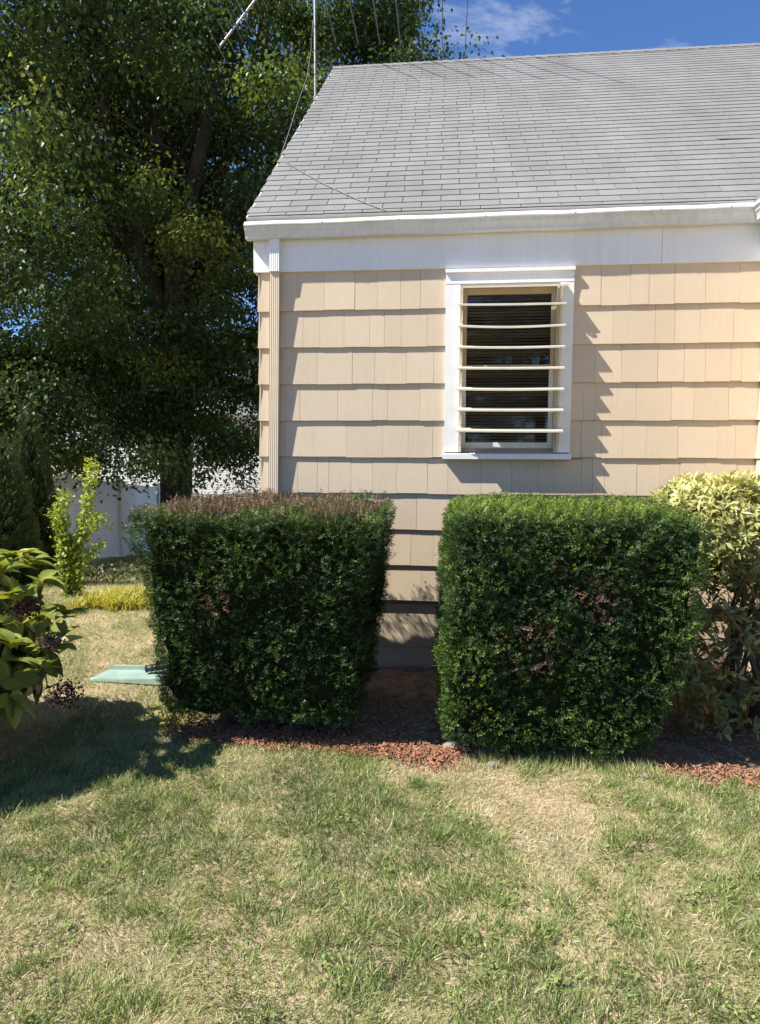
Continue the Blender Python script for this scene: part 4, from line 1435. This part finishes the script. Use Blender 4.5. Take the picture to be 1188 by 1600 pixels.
# ------------------------------------------------------------------ white vinyl fence along the side yard
fence = empty('vinyl_fence', (-8.0, 9.0, -0.7), 'white vinyl privacy fence panels along the side yard', 'fence')
FY = [2.4, 4.85, 7.3, 9.75, 12.2, 14.65]
def fx(y): return -7.55 - 0.062 * (y - 7.2) - 0.10
for y in FY:
    z = float(ground_z(np.array([fx(y)]), np.array([y]))[0])
    m_ = MB(); m_.box(fx(y) - .065, fx(y) + .065, y - .065, y + .065, z - .3, z + 1.86)
    post = m_.build('post', M['vinyl'], fence)
    m_ = MB(); m_.hexa([(fx(y) - .075, y - .075, z + 1.861), (fx(y) + .075, y - .075, z + 1.861), (fx(y) + .075, y + .075, z + 1.861), (fx(y) - .075, y + .075, z + 1.861),
                        (fx(y) - .02, y - .02, z + 1.92), (fx(y) + .02, y - .02, z + 1.92), (fx(y) + .02, y + .02, z + 1.92), (fx(y) - .02, y + .02, z + 1.92)])
    m_.build('post_cap', M['vinyl'], post)
for a, b_ in zip(FY[:-1], FY[1:]):
    za = float(ground_z(np.array([fx(a)]), np.array([a]))[0]); zb_ = float(ground_z(np.array([fx(b_)]), np.array([b_]))[0])
    m_ = MB()
    def seg(y0_, y1_, o0, o1, th):
        def zz(y): return za + (zb_ - za) * (y - a) / (b_ - a)
        m_.hexa([(fx(y0_) - th, y0_, zz(y0_) + o0), (fx(y0_) + th, y0_, zz(y0_) + o0), (fx(y1_) + th, y1_, zz(y1_) + o0), (fx(y1_) - th, y1_, zz(y1_) + o0),
                 (fx(y0_) - th, y0_, zz(y0_) + o1), (fx(y0_) + th, y0_, zz(y0_) + o1), (fx(y1_) + th, y1_, zz(y1_) + o1), (fx(y1_) - th, y1_, zz(y1_) + o1)])
    seg(a + .066, b_ - .066, .04, .18, .022)
    seg(a + .066, b_ - .066, 1.66, 1.80, .022)
    nb = 15
    for i in range(nb):
        y0_ = a + .068 + (b_ - a - .136) * i / nb; y1_ = a + .068 + (b_ - a - .136) * (i + 1) / nb
        seg(y0_ + .003, y1_ - .003, .181, 1.659, .012)
    m_.build('panel', M['vinyl'], fence)

# ------------------------------------------------------------------ neighbour's house glimpsed through the maple
nh = empty('neighbour_house', (-11.0, 27.0, -1.4), 'pale clapboard house with grey roof glimpsed through the maple leaves', 'house')


def nx(u, y): return float(at(u, 700, 1, y)[0])


ya_, zt_n = 26.0, 0
xa_, xb_ = nx(120, ya_), nx(470, ya_)
eave = float(at(350, 652, 1, ya_)[2])
m_ = MB()
m_.box(xa_, xb_, ya_, ya_ + 8, -1.8, eave)
zz = -1.5
while zz < eave - .1:       # lapped boards
    m_.hexa([(xa_, ya_ - .018, zz), (xb_, ya_ - .018, zz), (xb_, ya_ - .001, zz), (xa_, ya_ - .001, zz),
             (xa_, ya_ - .006, zz + .118), (xb_, ya_ - .006, zz + .118), (xb_, ya_ - .001, zz + .118), (xa_, ya_ - .001, zz + .118)])
    zz += .12
m_.build('wall', M['clap'], nh)
m_ = MB()
m_.hexa([(xa_ - .3, ya_ - .4, eave - .05), (xb_ + .3, ya_ - .4, eave - .05), (xb_ + .3, ya_ + 4, eave + 2.3), (xa_ - .3, ya_ + 4, eave + 2.3),
         (xa_ - .3, ya_ - .4, eave + .1), (xb_ + .3, ya_ - .4, eave + .1), (xb_ + .3, ya_ + 4, eave + 2.45), (xa_ - .3, ya_ + 4, eave + 2.45)])
m_.hexa([(xa_ - .3, ya_ + 4.01, eave + 2.3), (xb_ + .3, ya_ + 4.01, eave + 2.3), (xb_ + .3, ya_ + 8.4, eave - .05), (xa_ - .3, ya_ + 8.4, eave - .05),
         (xa_ - .3, ya_ + 4.01, eave + 2.45), (xb_ + .3, ya_ + 4.01, eave + 2.45), (xb_ + .3, ya_ + 8.4, eave + .1), (xa_ - .3, ya_ + 8.4, eave + .1)])
m_.build('roof', M['far_roof'], nh)
for (u, v0, v1, w) in ((239, 682, 716, .75), (345, 690, 724, .75), (160, 684, 718, .75)):
    x = nx(u, ya_); z1_ = float(at(u, v0, 1, ya_)[2]); z0_ = float(at(u, v1, 1, ya_)[2])
    m_ = MB(); m_.box(x - w / 2, x + w / 2, ya_ - .05, ya_ - .019, z0_, z0_ + .08); m_.box(x - w / 2, x + w / 2, ya_ - .05, ya_ - .019, z1_ - .08, z1_)
    m_.box(x - w / 2, x - w / 2 + .08, ya_ - .049, ya_ - .02, z0_ + .081, z1_ - .081); m_.box(x + w / 2 - .08, x + w / 2, ya_ - .049, ya_ - .02, z0_ + .081, z1_ - .081)
    m_.box(x - w / 2 + .081, x + w / 2 - .081, ya_ - .047, ya_ - .021, (z0_ + z1_) / 2 - .03, (z0_ + z1_) / 2 + .03)
    wd = m_.build('window', M['vinyl'], nh)
    m_ = MB(); m_.box(x - w / 2 + .08, x + w / 2 - .08, ya_ - .03, ya_ - .0185, z0_ + .08, z1_ - .08); m_.build('pane', M['dark_room'], wd)
    m_ = MB(); m_.box(x - w / 2 - .32, x - w / 2 - .02, ya_ - .045, ya_ - .019, z0_, z1_); m_.build('shutter', M['black_plastic'], wd)

# ------------------------------------------------------------------ green splash tray and black drain hose by the corner
g0 = at(200, 1056, 2, 0)
tray = empty('splash_tray', (float(g0[0]), float(g0[1]), 0), 'faded green plastic splash tray lying on the lawn by the hedge', 'splash tray')
tx0, tx1, ty0, ty1 = -2.76, -2.14, -0.58, -0.33
m_ = MB(); m_.hexa([(tx0, ty0 + .03, 0.0), (tx1, ty0, 0.0), (tx1, ty1, 0.0), (tx0 + .04, ty1, 0.0), (tx0 + .02, ty0 + .04, .016), (tx1, ty0 + .012, .030), (tx1, ty1 - .01, .030), (tx0 + .06, ty1 - .01, .016)])
m_.build('tray_floor', M['green_plastic'], tray)
m_ = MB(); m_.hexa([(tx0 + .04, ty1 - .012, .005), (tx1, ty1 - .012, .005), (tx1, ty1 + .02, .005), (tx0 + .04, ty1 + .02, .005), (tx0 + .10, ty1 - .008, .05), (tx1, ty1 - .008, .06), (tx1, ty1 + .016, .06), (tx0 + .10, ty1 + .016, .05)])
m_.build('rim', M['green_plastic'], tray)
m_ = MB(); m_.hexa([(tx0 + .02, ty0 + .005, .0), (tx1, ty0 - .022, .0), (tx1, ty0 + .002, .0), (tx0 + .02, ty0 + .03, .0), (tx0 + .10, ty0 + .008, .026), (tx1, ty0 - .018, .045), (tx1, ty0 + .001, .045), (tx0 + .10, ty0 + .028, .026)])
m_.build('rim', M['green_plastic'], tray)
hose = empty('drain_hose', (-1.75, -.25, 0), 'black ribbed drain hose leading from the downspout to the green tray', 'hose')
m_ = MB()
pts = []; rad = []
ctrl = [Vector((-2.34, -.43, .064)), Vector((-2.0, -.38, .12)), Vector((-1.7, -.25, .14)), Vector((-1.47, -.085, .15)), Vector((-1.43, -.06, .26))]
for i in range(len(ctrl) - 1):
    for j in range(16):
        pts.append(tuple(ctrl[i].lerp(ctrl[i + 1], j / 16))); rad.append(.026 if (j % 2) else .031)
m_.tube(pts, rad, 14)
m_.build('hose_body', M['black_plastic'], hose)

# small stones at the bed edge
for j, (u, v, r_, lab) in enumerate(((706, 1166, .05, 'pale stone half buried in mulch against the right hedge'), (770, 1194, .028, 'small pale stone in the grass before the right hedge'), (1010, 1213, .03, 'small grey stone at the mulch edge beyond the right hedge'))):
    c = at(u, v, 2, 0.01)
    b2 = bmesh.new(); bmesh.ops.create_icosphere(b2, subdivisions=3, radius=1)
    co = np.array([v_.co[:] for v_ in b2.verts])
    k_ = 0.75 + 0.45 * fbm(co + j * 7, 1.6, 60 + j, 3)
    co = co * k_[:, None] * np.array([1.3, .9, .6]) * r_ + c
    fcs = [[v_.index for v_ in f_.verts] for f_ in b2.faces]
    b2.free()
    o = mesh_np('stone', co - c, [3] * len(fcs), [i for f_ in fcs for i in f_], M['stone'], None, None, True)
    o.location = tuple(c)
    tag(o, lab, 'stone')

# ------------------------------------------------------------------ red mulch chips and leaf litter
CHIP = [(0, -.5, 0), (1, -.4, 0), (1, .4, 0), (0, .5, 0), (0.05, -.4, .18), (.95, -.3, .18), (.95, .3, .18), (.05, .4, .18)], [(4, 5, 6, 7), (0, 1, 5, 4), (1, 2, 6, 5), (2, 3, 7, 6), (3, 0, 4, 7)]
n = 12000
X = rng.uniform(-1.78, 2.4, n)
band = rng.normal(.045, .065, n)
Yc = bed_front(X) + .03 + band
wide = rng.random(n) < .42
Yc[wide] = bed_front(X[wide]) + rng.random(wide.sum()) * 1.5
okb = (Yc < -0.02) & ((X < .16) | (X > 1.24) & (rng.random(n) < .45) | (Yc > -1.4))
X, Yc = X[okb], Yc[okb]; n = len(X)
P = np.stack([X, Yc, ground_z(X, Yc) + .010 + .018 * np.clip((Yc - bed_front(X)) / .08, 0, 1) + rng.random(n) * .012], 1)
D = rng.normal(0, 1, (n, 3)); D[:, 2] *= .25
far_t = np.clip((Yc - bed_front(X) - .12) / .25, 0, 1)
tint = np.clip(rng.normal(.38, .2, n) * (1 - far_t) + far_t * rng.uniform(.7, 1, n), 0, 1)
V, Sz, Lp, T = scatter(CHIP[0], CHIP[1], P, D, np.array([0, 0, 1.0]) + rng.normal(0, .35, (n, 3)), rng.uniform(.010, .038, n), rng.uniform(.003, .009, n), tint)
mulch = mesh_np('mulch_chips', V, Sz, Lp, tinted('red_mulch', [(0, (.13, .058, .034)), (.4, (.31, .135, .072)), (.62, (.44, .24, .145)), (.7, (.18, .13, .085)), (1, (.36, .285, .195))], 0, None, .9, .15), None, T)
tag(mulch, 'reddish wood mulch chips strewn along the bed edge', 'mulch', kind='stuff')

# ------------------------------------------------------------------ grass
GRASS = tinted('lawn_grass', [(0, (0.125, 0.18, 0.048)), (0.3, (0.25, 0.315, 0.098)), (0.5, (0.38, 0.40, 0.16)), (0.68, (0.45, 0.405, 0.225)), (0.85, (0.60, 0.49, 0.32)), (1, (0.71, 0.59, 0.42))], 0.25, (1.12, 1.08, .65), 0.5, 0.35)
DRY = []
for (u, v, r_, a) in ((760, 1250, .30, .7), (900, 1290, .28, .75), (840, 1330, .2, .5), (230, 1440, .25, .3), (270, 1500, .2, .35), (420, 1540, .18, .35), (470, 1340, .2, .2), (1020, 1370, .14, .4), (1130, 1360, .2, .25), (560, 1400, .2, .25), (330, 1190, .35, .35), (190, 980, .8, .25), (170, 1075, .5, .25), (640, 1200, .25, .45), (980, 1230, .3, .3), (1100, 1440, .2, .2), (40, 1420, .2, .2), (450, 1470, .2, .25)):
    p = at(u, v, 2, 0); DRY.append((p[0], p[1], r_, a))
for (u, v, r_, a) in ((520, 1230, .45, -.30), (150, 1320, .5, -.20), (620, 1480, .3, -.22), (690, 1290, .25, -.25), (1010, 1300, .22, -.2), (850, 1470, .3, -.15), (450, 1270, .4, -.15), (1150, 1270, .2, -.2), (600, 1560, .25, -.2), (330, 1330, .3, -.12)):
    p = at(u, v, 2, 0); DRY.append((p[0], p[1], r_, a))


def dryness(P):
    n_ = .325 + (fbm(P, 2.1, 100, 3) - .5) * .62 + (fbm(P, 8, 104, 3) - .5) * 1.0
    for (x, y, r_, a) in DRY:
        n_ = n_ + .8 * a * np.exp(-((P[:, 0] - x) ** 2 + (P[:, 1] - y) ** 2) / (r_ * r_) * 1.2)
    return n_


def grass_region(xa, xb, ya, yb, dens, scale=1.0):
    n = int((xb - xa) * (yb - ya) * dens)
    P = np.stack([rng.uniform(xa, xb, n), rng.uniform(ya, yb, n), np.zeros(n)], 1)
    bf = np.where((P[:, 0] > -1.80) & (P[:, 0] < 2.45), bed_front(P[:, 0]), 99)
    k = P[:, 1] < bf + rng.normal(0, .025, n)
    k &= ~((P[:, 0] > tx0 + .02) & (P[:, 0] < tx1) & (P[:, 1] > ty0) & (P[:, 1] < ty1))
    k &= ~((P[:, 0] > -1.6) & (P[:, 1] > -.1))
    P = P[k]
    dr = dryness(P)
    k = rng.random(len(P)) < np.clip(1.25 - dr * .75, .32, 1)
    P, dr = P[k], dr[k]
    n = len(P)
    P[:, 2] = ground_z(P[:, 0], P[:, 1]) - .004
    a1 = (fbm(P, 2.6, 130, 2) * 4 * math.pi)
    flow = np.stack([np.cos(a1), np.sin(a1), np.zeros(n)], 1)
    lean = rng.normal(0, .55, (n, 3)); lean[:, 2] = 0
    H = np.clip(1.15 - dr * .75, .3, 1.05)
    D = np.array([0, 0, 1.0]) * (0.42 + .4 * rng.random((n, 1))) + flow * .42 + lean
    # taller fringe along the hedge foot
    fr = np.exp(-((P[:, 1] - (bed_front(P[:, 0]) - .06)) / .07) ** 2) * (P[:, 0] > .1) * (P[:, 0] < 1.4)
    Ls = rng.uniform(.022, .058, n) * (.55 + .6 * H) * scale * (1 + .9 * fr)
    D[:, 2] += .5 * fr
    Wd = rng.uniform(.0022, .0040, n) * scale
    tint = np.clip(.20 + (dr - .28) * .95 + rng.normal(0, .13, n), 0, 1)
    straw = rng.random(n) < .14
    tint[straw] = rng.uniform(.7, 1, straw.sum())
    N = np.cross(D, rng.normal(0, 1, (n, 3)))
    Bl = [(0, 0, 0), (.42, -.5, .08), (1, 0, -.06), (.42, .5, .08)], [(0, 1, 2, 3)]
    return scatter(Bl[0], Bl[1], P, D, N, Ls, Wd, tint)


parts = [grass_region(-2.5, 2.4, -4.3, -1.2, 18000),
         grass_region(-5.2, -1.5, -1.2, 3.2, 5200, 1.15),
         grass_region(-4.4, -2.5, -4.3, -1.2, 3600, 1.15),
         grass_region(2.4, 4.0, -4.3, -1.5, 2400, 1.2),
         grass_region(-9.0, -5.2, -2.0, 6.0, 700, 1.8),
         grass_region(-7.5, -1.6, 3.2, 9.0, 900, 1.7),
         grass_region(-4.5, 4.2, -7.5, -4.3, 1200, 1.3)]
# thicker tufts and small bright weeds
nt_ = 620; kb = 34
tc_ = np.stack([rng.uniform(-2.4, 2.3, nt_), rng.uniform(-4.1, -1.75, nt_), np.zeros(nt_)], 1)
tc_ = tc_[dryness(tc_) < .55]; nt_ = len(tc_)
P = np.repeat(tc_, kb, 0) + rng.normal(0, 1, (nt_ * kb, 3)) * np.array([.022, .022, 0])
P[:, 2] = ground_z(P[:, 0], P[:, 1]) - .004
rel = P - np.repeat(tc_, kb, 0); rel[:, 2] = 0
tl = np.repeat(rng.normal(0, .35, (nt_, 3)), kb, 0); tl[:, 2] = 0
D = np.array([0, 0, .8]) + rel * 14 + tl + rng.normal(0, .25, P.shape)
Bl = [(0, 0, 0), (.42, -.5, .08), (1, 0, -.08), (.42, .5, .08)], [(0, 1, 2, 3)]
parts.append(scatter(Bl[0], Bl[1], P, D, np.cross(D, rng.normal(0, 1, D.shape)), rng.uniform(.045, .085, len(P)), rng.uniform(.003, .0055, len(P)), np.clip(np.repeat(rng.uniform(.02, .42, nt_), kb) + rng.normal(0, .07, len(P)), 0, 1)))
nc = 34; kb = 26
cc = np.stack([rng.uniform(-2.2, 2.2, nc), rng.uniform(-3.9, -1.85, nc), np.zeros(nc)], 1)
P = np.repeat(cc, kb, 0) + rng.normal(0, .035, (nc * kb, 3))
P[:, 2] = ground_z(P[:, 0], P[:, 1]) + rng.uniform(.012, .035, nc * kb)
parts.append(scatter(DIAMOND[0], DIAMOND[1], P, rng.normal(0, 1, P.shape) * np.array([1, 1, .3]), np.array([0, 0, 1.0]) + rng.normal(0, .3, P.shape), rng.uniform(.012, .024, nc * kb), rng.uniform(.009, .017, nc * kb), np.clip(np.repeat(rng.uniform(.1, .35, nc), kb) + rng.normal(0, .06, nc * kb), 0, 1)))
V, Sz, Lp, T = merge(parts)
grass = mesh_np('grass', V, Sz, Lp, GRASS, None, T)
tag(grass, 'patchy green and straw-dry mown lawn grass', 'grass', kind='stuff')
